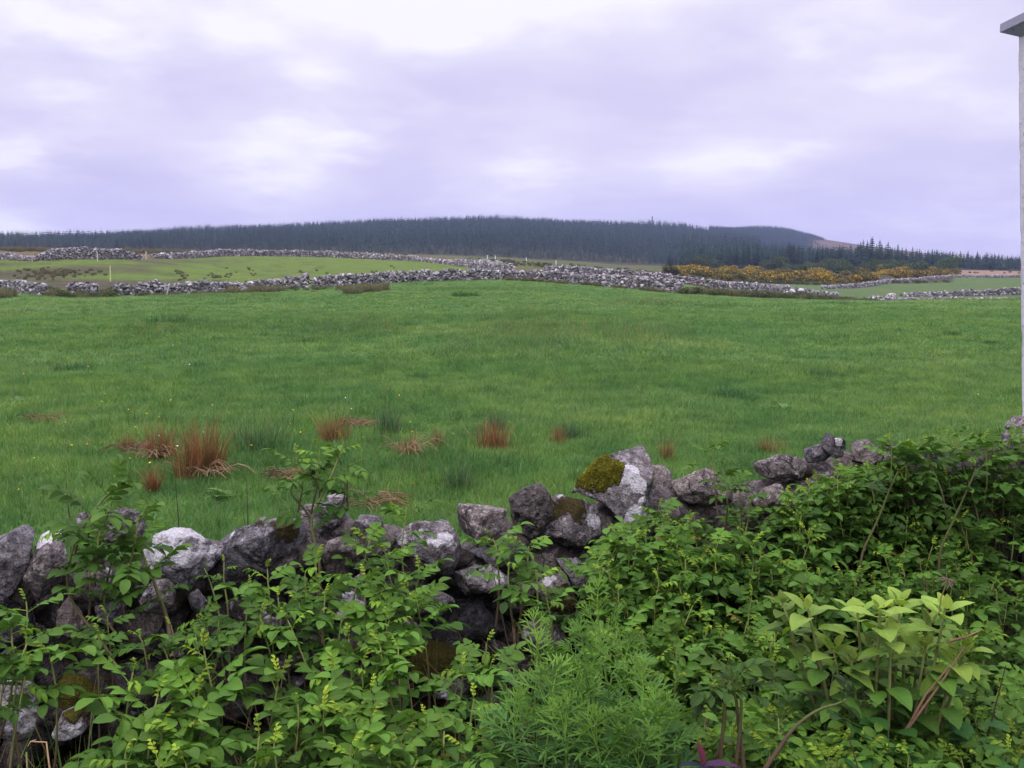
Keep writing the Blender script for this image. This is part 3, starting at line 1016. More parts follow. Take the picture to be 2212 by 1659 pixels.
def build_near_wall():
    GL = 'loose coping stones along the top of the near wall'
    W = lambda u, off=0.0: wall_d(u) + off
    cop = [
        # polygon, distance offset, kwargs, label
        (z1((-170, 900), (-60, 820), (90, 765), (200, 740), (235, 775), (200, 880), (180, 1000), (150, 1090), (110, 1150), (40, 1230), (-90, 1250), (-190, 1100)), -0.02, dict(tone=0.62, lichen=0.22, thick=0.9),
         'smooth dark leaning slab at the far left end of the wall'),
        (z1((185, 1000), (235, 880), (262, 760), (285, 700), (400, 640), (460, 680), (472, 712), (435, 745), (420, 830), (410, 900), (425, 1000), (385, 1130), (290, 1210), (140, 1255), (128, 1190), (170, 1080)), 0.0,
         dict(tone=0.72, lichen=0.32, thick=0.8, spots=[(122, 1112, 0.085, 0.95, 0), (90, 1200, 0.06, 0.5, 0), (135, 1108, 0.05, 0.95, 0)]), 'upright narrow stone with a white lichen cap beside the dark leaning slab'),
        (z1((495, 680), (540, 648), (600, 652), (618, 720), (600, 820), (540, 830), (500, 780)), 0.22, dict(tone=0.7, lichen=0.45), 'small purplish stone behind the white capped upright stone'),
        (z1((610, 700), (690, 640), (770, 598), (850, 598), (910, 655), (945, 700), (930, 800), (880, 900), (740, 920), (620, 880)), 0.16, dict(tone=0.8, lichen=0.30), 'rounded grey stone half hidden by the left rose shoot'),
        (z1((1010, 820), (1050, 750), (1100, 728), (1200, 758), (1270, 808), (1330, 848), (1462, 868), (1442, 930), (1420, 1040), (1390, 1130), (1320, 1170), (1150, 1120), (1000, 1050), (930, 985), (928, 920), (1005, 890)), -0.04,
         dict(tone=0.9, lichen=0.45, thick=0.9, spots=[(365, 1160, 0.10, 0.95, 0), (400, 1180, 0.10, 0.95, 0), (350, 1210, 0.08, 0.9, 0), (430, 1205, 0.08, 0.85, 0), (420, 1268, 0.06, 0.0, 0.1), (360, 1250, 0.045, 0.0, 0.1)]),
         'pale stone crusted all over with white lichen, left part of the wall'),
        (z1((1372, 855), (1500, 790), (1640, 755), (1720, 700), (1850, 693), (1950, 718), (1985, 780), (1960, 890), (1880, 960), (1780, 1005), (1640, 1025), (1560, 965), (1470, 900)), 0.06,
         dict(tone=0.7, lichen=0.42, thick=0.9, spots=[(612, 1142, 0.085, 0.1, 0.75), (590, 1150, 0.05, 0.1, 0.7), (545, 1180, 0.06, 0.6, 0.1)]), 'wedge shaped brown stone with a mossy hump left of the tall rose shoot'),
        (z2((-170, 640), (-90, 605), (0, 640), (62, 700), (42, 760), (-20, 800), (-150, 790), (-190, 710)), 0.10, dict(tone=0.5, lichen=0.12), 'dark round stone behind the stem of the tall rose shoot'),
        (z2((-110, 570), (-50, 540), (20, 555), (62, 595), (10, 612), (-80, 608)), 0.35, dict(tone=1.05, lichen=0.3, sub=4), 'small pale flat stone resting on the dark round stone'),
        (z2((70, 700), (110, 658), (200, 680), (280, 715), (296, 770), (280, 815), (180, 830), (80, 810)), 0.08, dict(tone=0.72, lichen=0.15), 'plain grey stone between the dark round stone and the lichen spotted block'),
        (z2((-110, 860), (0, 828), (100, 838), (185, 870), (160, 930), (0, 950), (-110, 930)), 0.0, dict(tone=0.8, lichen=0.2), 'flat bluish grey stone below the plain grey stone'),
        (z2((372, 860), (400, 778), (500, 738), (700, 728), (742, 770), (762, 830), (775, 920), (792, 990), (745, 1045), (665, 1075), (600, 1055), (540, 980), (430, 930)), -0.05,
         dict(tone=0.8, lichen=0.40, thick=0.95, spots=[(860, 1140, 0.05, 0.62, 0), (930, 1150, 0.05, 0.66, 0), (962, 1152, 0.04, 0.7, 0), (945, 1160, 0.025, 0.95, 0)]), 'rounded block spotted with pale lichen beside the flat slab'),
        (z2((632, 660), (720, 648), (760, 622), (900, 588), (970, 598), (1055, 640), (1062, 690), (1113, 762), (1000, 805), (900, 845), (862, 892), (805, 872), (760, 790), (720, 722), (650, 702)), 0.0,
         dict(tone=0.95, lichen=0.10, thick=0.75, facets=14, amp=0.03), 'plain flat grey slab tilted on the middle of the wall'),
        (z2((1045, 650), (1100, 580), (1200, 508), (1272, 488), (1322, 520), (1355, 590), (1360, 690), (1310, 780), (1200, 835), (1095, 805), (1065, 722)), 0.06,
         dict(tone=0.36, lichen=0.03, pits=True, sub=6, thick=0.9, facets=5), 'blackish rock full of pits between the flat slab and the mossy striped stone'),
        (z2((1318, 535), (1450, 520), (1580, 548), (1642, 610), (1692, 700), (1694, 790), (1640, 815), (1590, 855), (1500, 905), (1330, 925), (1275, 900), (1270, 820), (1325, 740), (1352, 650)), 0.03,
         dict(tone=0.75, lichen=0.35, moss=0.5, thick=0.95, spots=[(1290, 1120, 0.035, 0.95, 0.0), (1277, 1095, 0.02, 0.95, 0.0), (1222, 1128, 0.05, 0.7, 0.1), (1200, 1075, 0.03, 0.8, 0.2), (1200, 1170, 0.07, 0.2, 0.0), (1240, 1180, 0.06, 0.2, 0.0), (1185, 1100, 0.05, 0.1, 0.85), (1225, 1080, 0.045, 0.2, 0.8), (1255, 1110, 0.045, 0.2, 0.75), (1250, 1085, 0.03, 0.2, 0.8)]),
         'broad stone streaked with brown moss and white lichen under the mossy boulder'),
        (z2((1415, 490), (1460, 430), (1540, 350), (1680, 262), (1760, 225), (1930, 217), (1952, 250), (1992, 330), (2012, 400), (2000, 520), (1995, 600), (1998, 680), (1972, 795), (1900, 800), (1825, 745), (1790, 690), (1760, 640), (1690, 590), (1620, 560), (1530, 525)), 0.04,
         dict(tone=0.95, lichen=0.30, thick=1.0, sub=6, amp=0.045, spots=[
             (1262, 1020, 0.07, 0.1, 1.0), (1300, 1000, 0.065, 0.1, 1.0), (1310, 1030, 0.045, 0.1, 1.0), (1240, 1010, 0.05, 0.1, 1.0), (1330, 1012, 0.04, 0.1, 0.95), (1290, 1050, 0.03, 0.1, 0.9),
             (1372, 1012, 0.03, 1.1, 0), (1368, 1035, 0.032, 1.1, 0), (1380, 1045, 0.028, 1.1, 0), (1372, 1058, 0.018, 1.1, 0),
             (1378, 1110, 0.035, 1.1, 0), (1370, 1128, 0.035, 1.1, 0), (1392, 1090, 0.02, 1.1, 0), (1385, 1125, 0.03, 1.1, 0)]),
         'largest boulder on the wall, topped with green moss and marked by two white lichen patches'),
        (z2((1980, 380), (2080, 365), (2132, 410), (2155, 480), (2110, 560), (2060, 640), (1990, 640)), 0.20, dict(tone=0.85, lichen=0.5, thick=0.8), 'grey speckled stone tucked behind the right side of the mossy boulder'),
        ([(1452, 1034), (1475, 1025), (1520, 1004), (1541, 1018), (1556, 1045), (1580, 1055), (1578, 1085), (1540, 1092), (1480, 1080), (1456, 1056)], 0.03, dict(tone=0.85, lichen=0.42, thick=0.9), 'purplish grey stone with a pale edge, second to the right of the mossy boulder'),
        (z3((420, 465), (540, 440), (620, 408), (720, 418), (825, 460), (820, 530), (740, 555), (680, 545), (620, 588), (540, 575), (500, 515)), 0.05, dict(tone=0.85, lichen=0.15, thick=0.9), 'low smooth grey stone left of the three dark stones'),
        (z3((480, 630), (540, 590), (620, 590), (662, 640), (645, 740), (590, 775), (500, 765), (450, 685)), -0.05, dict(tone=0.85, lichen=0.5, thick=0.9), 'lumpy pale stone just under the low smooth grey stone'),
        (z3((770, 440), (790, 362), (840, 333), (922, 340), (965, 405), (940, 440), (800, 460)), 0.06, dict(tone=0.62, lichen=0.15, thick=0.9), 'left one of the three dark stones propped together'),
        (z3((900, 340), (890, 292), (930, 253), (982, 290), (1052, 310), (1055, 352), (1030, 410), (980, 425), (935, 380)), 0.0, dict(tone=0.42, lichen=0.12, thick=0.9, spots=[(1818, 951, 0.022, 1.0, 0)]), 'topmost dark stone with a white lichen tip, leaning on its two neighbours'),
        (z3((1040, 365), (1080, 330), (1200, 307), (1240, 335), (1305, 370), (1310, 430), (1250, 490), (1150, 480), (1060, 420)), 0.04, dict(tone=0.68, lichen=0.22, thick=0.9), 'right one of the three dark stones, half behind leaves'),
        (z3((925, 665), (980, 638), (1060, 638), (1112, 672), (1105, 722), (1000, 735), (940, 710)), -0.08, dict(tone=0.9, lichen=0.0, moss=1.0, thick=0.9), 'mustard brown mossy stone among the leaves below the three dark stones'),
        (z3((1530, 390), (1590, 360), (1660, 420), (1680, 460), (1600, 500), (1530, 460)), 0.0, dict(tone=0.85, lichen=0.4), 'pale stone showing through the leaves right of the three dark stones'),
        (z3((2080, 250), (2090, 200), (2140, 152), (2220, 158), (2320, 215), (2330, 270), (2200, 280)), 0.45, dict(tone=1.1, lichen=0.35), 'upper pale stone stacked against the shed corner'),
        (z3((1945, 325), (2010, 300), (2050, 262), (2130, 245), (2330, 258), (2340, 345), (2200, 380), (2000, 350)), 0.38, dict(tone=1.1, lichen=0.55), 'lower broad pale stone stacked against the shed corner'),
    ]
    k = 0
    for poly, off, kw, lb in cop:
        uc = np.mean([q[0] for q in poly])
        d = W(uc, off + 0.10)
        data = stone_outline(poly, d, seed=100 + k, **kw)
        o = stone_object('stone' if k != 14 else 'boulder', data, None, lb, 'boulder' if k == 14 else 'stone', GL)
        if k in (14, 22):
            moss_cushion(data, o, k)
        k += 1

    wall = empty('dry_stone_wall', np.array([0.0, WALL_A, 0.0]), 'near dry stone wall of dark lichened fieldstones behind the rose bushes', 'wall')
    face = [
        (z2((695, 1095), (800, 1020), (960, 1008), (1035, 1030), (1085, 1060), (1065, 1130), (1000, 1185), (800, 1205), (755, 1170)), -0.03, dict(tone=1.0, lichen=0.3, spots=[(1085, 1246, 0.025, 1.1, 0)]), 'pinkish grey stone with one white spot'),
        (z2((1195, 1080), (1250, 1040), (1350, 1018), (1432, 1030), (1455, 1090), (1495, 1180), (1525, 1260), (1460, 1330), (1340, 1320), (1290, 1200)), -0.02, dict(tone=0.75, lichen=0.4, moss=0.45, spots=[(1190, 1250, 0.05, 0.7, 0), (1225, 1290, 0.06, 0.1, 0.8)]), 'mossy stone with a pale lichened face'),
        (z2((1375, 925), (1480, 945), (1585, 1010), (1622, 1090), (1628, 1175), (1530, 1190), (1488, 1100), (1420, 1010)), 0.0, dict(tone=0.85, lichen=0.0, thick=0.7), 'tan wedge shaped stone'),
        (z2((425, 1265), (480, 1180), (600, 1128), (700, 1168), (733, 1230), (703, 1300), (600, 1340), (500, 1315)), -0.08, dict(tone=0.7, lichen=0.2), 'smooth oval stone'),
        (z2((795, 965), (870, 898), (980, 868), (1200, 868), (1265, 900), (1255, 1000), (1100, 1020), (880, 1020)), 0.05, dict(tone=0.7, lichen=0.2), None),
        (z2((1545, 1215), (1650, 1178), (1750, 1208), (1825, 1270), (1805, 1345), (1620, 1340)), -0.05, dict(tone=0.7, moss=0.95), 'dark mossy stone'),
        (z2((1610, 830), (1720, 790), (1850, 810), (1870, 890), (1760, 960), (1630, 930)), 0.08, dict(tone=0.7, moss=0.8), None),
        (z2((305, 1360), (390, 1342), (475, 1380), (525, 1445), (430, 1480), (330, 1450)), -0.12, dict(tone=0.9, moss=0.4), 'reddish brown stone'),
        (z2((-70, 1180), (40, 1130), (150, 1200), (160, 1370), (60, 1400), (-70, 1340)), -0.05, dict(tone=0.45, lichen=0.1, spots=[(762, 1317, 0.045, 1.1, 0), (748, 1325, 0.03, 1.1, 0)]), 'dark stone with a white lichen patch'),
        (z1((885, 1270), (960, 1150), (1010, 1058), (1072, 1038), (1155, 1100), (1158, 1180), (1105, 1265), (1040, 1315), (930, 1295)), -0.06, dict(tone=0.85, lichen=0.55), 'pale speckled triangular stone'),
        (z1((1205, 1250), (1240, 1190), (1282, 1163), (1345, 1250), (1335, 1305), (1240, 1310)), -0.05, dict(tone=0.8, lichen=0.35), None),
        (z1((355, 1380), (395, 1240), (440, 1215), (565, 1340), (565, 1450), (480, 1490), (380, 1430)), -0.02, dict(tone=0.5, lichen=0.25), None),
        (z1((600, 1195), (700, 1172), (830, 1215), (850, 1320), (720, 1400), (620, 1360)), 0.02, dict(tone=0.45, lichen=0.3), None),
        (z1((1660, 1390), (1740, 1335), (1800, 1355), (1815, 1420), (1720, 1450)), -0.06, dict(tone=0.8, lichen=0.5, moss=0.3), None),
        (z4((-80, 760), (60, 715), (160, 720), (275, 880), (265, 990), (180, 1150), (110, 1220), (20, 1160), (-90, 1060)), -0.05, dict(tone=0.9, lichen=0.55, spots=[(60, 1590, 0.05, 0.8, 0), (20, 1560, 0.05, 0.75, 0)]), 'big pale stone blotched with white lichen'),
        (z4((335, 1040), (400, 955), (500, 930), (595, 920), (600, 1000), (545, 1085), (430, 1155), (350, 1125)), -0.04, dict(tone=0.95, lichen=0.75, spots=[(160, 1530, 0.035, 0.1, 0.9), (190, 1525, 0.03, 0.1, 0.8)]), 'white lichened stone under brown moss'),
        (z4((300, 800), (420, 720), (600, 740), (700, 830), (640, 930), (450, 950), (320, 900)), 0.05, dict(tone=0.6, moss=0.9), 'brown mossy stone'),
        (z5((440, 590), (560, 500), (760, 520), (830, 640), (760, 760), (560, 790), (450, 700)), 0.0, dict(tone=0.6, moss=0.85), 'stone thick with brown moss'),
        (z5((520, 740), (640, 690), (760, 740), (800, 830), (680, 880), (540, 840)), -0.03, dict(tone=0.7, lichen=0.55), None),
        (z5((1180, 330), (1280, 300), (1400, 380), (1480, 560), (1420, 700), (1260, 640), (1180, 480)), 0.02, dict(tone=0.6, lichen=0.4, moss=0.3), None),
        (z5((900, 860), (1080, 820), (1220, 880), (1200, 960), (1000, 980)), -0.02, dict(tone=0.75, lichen=0.2), None),
        (z5((200, 780), (330, 770), (420, 850), (400, 980), (240, 980)), 0.0, dict(tone=0.7, lichen=0.4, moss=0.4), None),
    ]
    for poly, off, kw, lb in face:
        uc = np.mean([q[0] for q in poly])
        stone_object('stone', stone_outline(poly, W(uc, off + 0.06), seed=300 + k, sub=5, **kw), wall, lb)
        k += 1

    # the body of the wall: courses of rubble in two skins, smaller packing between
    rng = np.random.default_rng(21)
    rest = MB()
    n = 0
    for row in range(6):
        zc = 0.05 + row * 0.120
        x = -2.7 if row < 5 else 1.15
        while x < 4.3:
            wd = rng.uniform(0.16, 0.36)
            if row == 4 and -0.95 < x < 0.40:
                x += wd * 0.93
                continue
            ht = rng.uniform(0.14, 0.22)
            y = WALL_A + WALL_B * (x + wd / 2)
            for skin in (0, 1):
                if skin == 1 and ((row > 3 and not (row == 4 and x > 1.6)) or (row == 3 and -0.95 < x < 0.40)):
                    continue
                c = (x + wd / 2, y + (0.30 if skin == 0 else 0.62) + rng.normal(0, 0.025), zc - 0.03 * skin + rng.normal(0, 0.015))
                mossy = 0.5 if rng.uniform() < 0.4 else 0.12
                st = rubble_stone(c, (wd * 1.12, 0.34, ht * 1.12), 4000 + n, 4 if skin == 0 and -2.2 < x < 3 else 3, rng.uniform(0.1, 0.5), mossy, rng.uniform(0.18, 0.42))
                n += 1
                if skin == 0 and row >= 1 and -1.9 < x < 2.6 and rng.uniform() < 0.9 and len(wall.children) < 98:
                    stone_object('stone', st, wall)
                else:
                    rest.add(*st[:3])
            x += wd * 0.93
    # small packing stones in the joints just behind the face
    for _ in range(150):
        x = rng.uniform(-2.4, 3.8)
        zc = rng.uniform(0.05, 0.62)
        s = rng.uniform(0.06, 0.13)
        y = WALL_A + WALL_B * x + rng.uniform(0.14, 0.22)
        rest.add(*rubble_stone((x, y, zc), (s * 1.4, s, s), 7000 + _, 3, rng.uniform(0.1, 0.5), 0.45 if rng.uniform() < 0.5 else 0.05, rng.uniform(0.25, 0.5))[:3])
    for j, (u, v, wd, ht) in enumerate([(1425, 1110, .24, .20), (1470, 1120, .26, .18), (1400, 1150, .24, .2), (1540, 1120, .28, .18), (1610, 1100, .26, .18), (1690, 1075, .28, .18), (1760, 1040, .26, .18), (1840, 1030, .3, .2), (1920, 1010, .3, .18), (1350, 1150, .2, .18),
                                             (640, 1190, .24, .17), (690, 1183, .22, .16), (745, 1188, .22, .16), (795, 1180, .22, .15), (845, 1185, .2, .15), (885, 1220, .24, .16), (965, 1225, .22, .16), (1040, 1205, .24, .16), (1110, 1195, .24, .16), (1175, 1195, .22, .16), (1240, 1188, .24, .16), (1295, 1165, .22, .18), (1325, 1128, .2, .17), (715, 1150, .16, .12), (800, 1160, .14, .1), (1355, 1118, .2, .2)]):
        rest.add(*rubble_stone(at(u, v, wall_d(u) + 0.26), (wd, .3, ht), 8800 + j, 4, 0.35, 0.1, 0.5)[:3])
    o = rest.build('rubble_stones', M['rock'], wall)
    o['kind'] = 'stuff'


# ------------------------------------------------------------------ far dry stone walls
def far_wall(name, pts, h, label, group, seed, size=0.36, thick=0.6, ragged=0.25):
    size = 0.27
    h = h * 0.90
    thick = thick * 0.8
    """pts: (u, d, height factor); stones stacked along the line"""
    rng = np.random.default_rng(seed)
    P = np.array([[*gpoint(u, d)[:2], hf] for u, d, hf in pts])
    seg = np.linalg.norm(np.diff(P[:, :2], axis=0), axis=1)
    s = np.concatenate([[0], np.cumsum(seg)])
    total = s[-1]
    dist = float(np.mean([d for _, d, _ in pts]))
    k = max(1.0, dist / 130.0)
    size = size * min(k, 1.6)
    step = size * 0.62
    mb = MB()
    v0, f0 = ico(1)
    q = 0.0
    root = gpoint(*pts[len(pts) // 2][:2])
    while q < total:
        x = np.interp(q, s, P[:, 0]); y = np.interp(q, s, P[:, 1]); hf = np.interp(q, s, P[:, 2])
        hh = h * hf * (1 + ragged * (fbm(np.array([[q * 0.5, seed, 0.3]]), 3)[0]))
        i = min(np.searchsorted(s, q, 'right') - 1, len(seg) - 1)
        t = (P[i + 1, :2] - P[i, :2]) / seg[i]
        nrm = np.array([-t[1], t[0]])
        zg = float(ground(np.array([x]), np.array([y]))[0])
        zz = 0.02
        while zz < hh:
            for sd in (-1, 0, 1) if thick > 0.4 else (-0.5, 0.5):
                if sd == 0 and zz < hh - size * 0.7:
                    continue
                sz = size * rng.uniform(0.55, 1.25)
                off = nrm * sd * thick * 0.42 * (1 - 0.35 * zz / max(hh, .1))
                c = np.array([x + off[0] + rng.normal(0, 0.06), y + off[1] + rng.normal(0, 0.05), zg + zz + rng.normal(0, 0.05)])
                sc = np.array([0.66, 0.46, 0.27]) * sz
                vv = v0 * (1 + 0.25 * rng.normal(size=(len(v0), 1)))
                lean = rng.normal(0.55, 0.45)
                vv = np.sign(vv) * np.abs(vv) ** 0.55 * sc
                vv = vv @ rotm(rng.normal(0, 0.4), lean, rng.uniform(0, 6.28)).T
                br = rng.choice([0.10, 0.16, 0.24, 0.34, 0.47], p=[.24, .27, .24, .16, .09])
                colr = np.array([1.0, 0.93, 0.98]) * br * rng.uniform(0.85, 1.1)
                mb.add(vv + c, f0, colr)
            zz += size * 0.42
        q += step * rng.uniform(0.75, 1.2)
    o = mb.build(name, M['farstone'], None, smooth=False, loc=root)
    return tag(o, label, 'wall', group)


def build_far_walls():
    G = 'far dry stone walls across the pastures'

    def w1(u):
        return float(np.interp(u, W1U, W1D))
    far_wall('dry_stone_wall', [(-230, w1(-230), 1), (0, w1(0), 1), (98, w1(98), 0.95)], 1.0, 'short length of tumbled pale stone wall at the left edge, below the left hill pasture', G, 1)
    far_wall('dry_stone_wall', [(150, w1(150), 1.0), (206, w1(206), 0.95)], 1.05, 'small isolated stub of broken stone wall with gaps on both sides', G, 2)
    far_wall('dry_stone_wall', [(246, w1(246), 0.8), (330, w1(330), 1), (420, w1(420), 0.9), (500, w1(500), 0.72), (608, w1(608), 0.8)], 1.0, 'low ragged stone wall running along the foot of the heathery pasture', G, 3, ragged=0.5)
    far_wall('dry_stone_wall', [(616, w1(616), 0.95), (664, w1(664), 0.9)], 1.1, 'short taller block of stone wall before the long wall begins', G, 4)
    far_wall('dry_stone_wall', [(674, w1(674), 0.8), (720, w1(720), 1.05), (900, w1(900), 1), (1090, w1(1090), 0.95), (1250, w1(1250), 1.0), (1360, w1(1360), 1.2), (1472, w1(1460), 1.05)], 0.92, 'longest continuous stone wall climbing over the rise in the middle of the view', G, 5, ragged=0.18)
    far_wall('dry_stone_wall', [(1530, 96, 0.9), (1600, 100, 0.9), (1700, 112, 0.85), (1810, 124, 0.6)], 1.0, 'stone wall below the orange gorse, half hidden by scrub', G, 6)
    far_wall('dry_stone_wall', [(1880, w1(1880) + 1, 0.7), (1920, w1(1920), 0.9), (2080, w1(2080), 1), (2300, w1(2300), 1.0)], 1.0, 'stone wall at the right end of the near field reaching the shed', G, 7)
    far_wall('dry_stone_wall', [(1950, 156, 0.5), (2050, 154, 0.85), (2210, 152, 1.15), (2320, 152, 1.15)], 0.95, 'second stone wall rising to the right behind the field wall', G, 8)
    far_wall('dry_stone_wall', [(1780, 205, 0.6), (1860, 225, 0.9), (1960, 275, 0.9), (2060, 325, 0.9)], 1.1, 'grey wall running up the right pasture beside the gorse', G, 9)
    far_wall('dry_stone_wall', [(2060, 330, 0.8), (2210, 335, 0.8), (2330, 335, .8)], 1.0, 'faint distant wall below the tan reed bank on the right', G, 10)
    far_wall('dry_stone_wall', [(-230, 133, 1), (0, 133, 1), (70, 128, 0.5)], 1.05, 'upper hill wall at the left edge sloping down to a gap', G, 11)
    far_wall('dry_stone_wall', [(74, 127, 0.5), (130, 131, 1.2), (220, 133, 1.25), (265, 137, 1.05), (310, 139, 0.5)], 1.25, 'tall stretch of upper wall on the left skyline of the pasture', G, 12)
    far_wall('dry_stone_wall', [(330, 150, 0.6), (420, 172, 0.8), (480, 188, 1.0), (620, 204, 1.0), (700, 209, 1), (800, 200, 1), (890, 190, 0.9), (905, 184, 0.55), (985, 153, 0.5)], 1.2, 'long thin upper wall along the crest of the left pasture', G, 13)
    far_wall('dry_stone_wall', [(985, 152, 0.9), (1035, 130, 1), (1085, 106, 1), (1105, 95, 1)], 1.05, 'short wall coming down to join the long middle wall', G, 14)
    far_wall('dry_stone_wall', [(1180, 118, 0.9), (1300, 112, 0.9), (1420, 108, 0.9), (1520, 106, 0.8)], 1.0, 'wall standing close behind the long middle wall', G, 15)


def build_posts_and_boulders():
    rng = np.random.default_rng(8)
    G = 'pale fence posts by the far walls'
    posts = [(238, 609, 34, 98, 0.02, (0.50, 0.55, 0.22), 'yellowish fence post standing alone in the left hill pasture'),
             (212, 557, 20, 128, 0, (0.55, 0.52, 0.45), 'pale fence post against the tall stretch of upper wall'),
             (71, 560, 15, 126, 0, (0.45, 0.42, 0.30), 'fence post in the gap of the upper wall at the left'),
             (317, 554, 18, 142, 0, (0.55, 0.48, 0.36), 'fence post at the right end of the tall upper wall'),
             (306, 560, 22, 138, 0.7, (0.5, 0.46, 0.42), 'fallen post slanting off the end of the tall upper wall'),
             (513, 617, 14, 81, 0, (0.55, 0.6, 0.40), 'short pale post behind the low ragged wall'),
             (320, 614, 14, 78, 0, (0.6, 0.6, 0.5), 'short white post behind the left part of the ragged wall'),
             (358, 629, 22, 74.5, 0.3, (0.42, 0.40, 0.36), 'post leaning on the front of the low ragged wall'),
             (1053, 557, 12, 260, 0, (0.7, 0.7, 0.65), 'first white post in the far scrub below the woods'),
             (1070, 558, 12, 260, 0, (0.7, 0.7, 0.65), 'second white post in the far scrub, close to the first'),
             (1137, 560, 12, 262, 0, (0.7, 0.7, 0.65), 'third white post in the far scrub, standing alone'),
             (1201, 564, 10, 265, 0, (0.7, 0.7, 0.65), 'rightmost small white post in the far scrub')]
    for u, v, h, d, lean, c, lb in posts:
        p = gpoint(u, d)
        hh = h * d / F
        w = 0.055 if d < 200 else 0.11
        mb = MB()
        top = p + np.array([hh * math.sin(lean), 0, hh * math.cos(lean)])
        tube(mb, [p - np.array([0, 0, 0.1]), p * 0.5 + top * 0.5, top - (top - p) * 0.05, top], [w, w * 0.95, w * 0.9, w * 0.55], c, seg=7)
        o = mb.build('fence_post', M['plain'], None, smooth=False, loc=p)
        tag(o, lb, 'fence post', G)
    # two boulders by the right hand gap
    p = gpoint(1926, 140)
    st = rubble_stone(p + np.array([0, 0, 0.25]), (2.7, 1.3, 0.95), 55, 4, 0.55, 0, 1.8)
    o = stone_object('boulder', st, None, 'large pale flat boulder lying in the right pasture gap', 'boulder')
    p = gpoint(1724, 97)
    mb = MB()
    for k in range(5):
        st = rubble_stone(p + np.array([rng.normal(0, 0.45), rng.normal(0, 0.2), 0.2 + 0.14 * k]), (0.8, 0.6, 0.42), 60 + k, 3, 0.9, 0, 1.9)
        mb.add(*st[:3])
    o = mb.build('stone_pile', M['rock'], None, loc=p)
    tag(o, 'small heap of whitish stones fallen below the gorse wall', 'stone heap')
    # thin mast on the wooded crest
    p = gpoint(1407, 1380)
    mb = MB()
    z = p + np.array([0, 0, 0])
    tube(mb, [z, z + np.array([0, 0, 12]), z + np.array([0, 0, 20.5])], [0.7, 0.6, 0.35], (0.12, 0.12, 0.13), seg=6)
    tube(mb, [z + np.array([0, 0, 17]), z + np.array([0, 0, 20])], [0.9, 0.9], (0.12, 0.12, 0.13), seg=6)
    for kx in (-1, 1):
        tube(mb, [z + np.array([0.8 * kx, 0, 13]), z + np.array([0.8 * kx, 0, 16])], [0.3, 0.3], (0.14, 0.14, 0.15), seg=5)
    o = mb.build('radio_mast', M['plain'], None, loc=p)
    tag(o, 'thin dark mast rising from the trees on the hill crest', 'mast')


# ------------------------------------------------------------------ shed at the right
def build_shed():
    # the wall whose far left corner shows at the right edge
    c = at(2208, 890, 6.0)
    x0, y1 = c[0], 6.0
    zt = at(2198, 80, 6.0)[2]
    root = empty('shed', np.array([x0 + 1.2, y1 - 1.6, 0.0]), 'white rendered flat roofed shed, only its corner seen at the right edge', 'shed')
    mb = MB()
    # wall block with a slightly battered, chipped corner
    nz, nx, ny = 120, 3, 60
    zs = np.linspace(0, zt, nz)
    rngn = np.random.default_rng(4)

    def sheet(px, py):
        # px, py: outline of the wall in plan
        pts = []
        for z in zs:
            for X, Y in zip(px, py):
                pts.append((X, Y, z))
        pts = np.array(pts)
        n = len(px)
        i = np.arange(nz - 1)[:, None] * n
        k = np.arange(n - 1)[None, :]
        f = np.stack([i + k, i + k + 1, i + n + k + 1, i + n + k], -1).reshape(-1, 4)
        return pts, f
    ys = np.concatenate([np.linspace(2.6, y1 - 0.25, 12), np.linspace(y1 - 0.22, y1, 16)])
    px = np.concatenate([np.full(len(ys), x0), np.linspace(x0 + 0.012, x0 + 0.25, 12), np.linspace(x0 + 0.3, x0 + 2.6, 8)])
    py = np.concatenate([ys, np.full(20, y1)])
    px = np.concatenate([px, [x0 + 2.6, x0]])
    py = np.concatenate([py, [2.6, 2.6]])
    p, f = sheet(px, py)
    nz_ = fbm(p * 7.0, 5, 0.6)
    cdir = np.array([x0 + 1.3, 4.3, 0]) - p
    cdir[:, 2] = 0
    cdir /= np.linalg.norm(cdir, axis=1)[:, None]
    p = p + cdir * (np.clip(nz_, 0, 1) * 0.007)[:, None]
    # batter: the wall is a touch wider at its top
    lean = x0 - at(2199, 90, 6.0)[0]
    p[:, 0] -= (p[:, 2] - c[2]) / (zt - c[2]) * lean * (p[:, 0] < x0 + 0.3)
    mb.add(p, f[:, ::-1], (0.72, 0.69, 0.78))
    mb.build('wall', M['render_wall'], root)
    mb = MB()
    # roof slab: an outer lip with a chamfered underside
    L = at(2160, 60, 6.12)
    o = x0 - lean - L[0]                           # overhang
    x0 = x0 - lean
    lip0, lip1 = at(2160, 70, 6.12)[2], at(2160, 50, 6.12)[2]
    X0, X1, Y0, Y1 = x0 - o, x0 + 2.6 + o, 2.5, 6.12
    i0 = o * 0.95
    ring = lambda x0_, x1_, y0_, y1_, z: [(x0_, y0_, z), (x1_, y0_, z), (x1_, y1_, z), (x0_, y1_, z)]
    v = ring(X0 + i0, X1 - i0, Y0 + .05, Y1 - 0.14, zt - 0.004) + ring(X0, X1, Y0, Y1, lip0) + ring(X0, X1, Y0, Y1, lip1 - 0.006) + ring(X0 + .01, X1 - .01, Y0 + .01, Y1 - .01, lip1)
    f = [(0, 3, 2, 1)]
    for r_ in range(3):
        for k in range(4):
            k2 = (k + 1) % 4
            f.append((4 * r_ + k, 4 * r_ + k2, 4 * r_ + 4 + k2, 4 * r_ + 4 + k))
    f.append((12, 13, 14, 15))
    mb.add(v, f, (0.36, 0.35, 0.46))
    mb.build('roof', M['render_wall'], root, smooth=False)
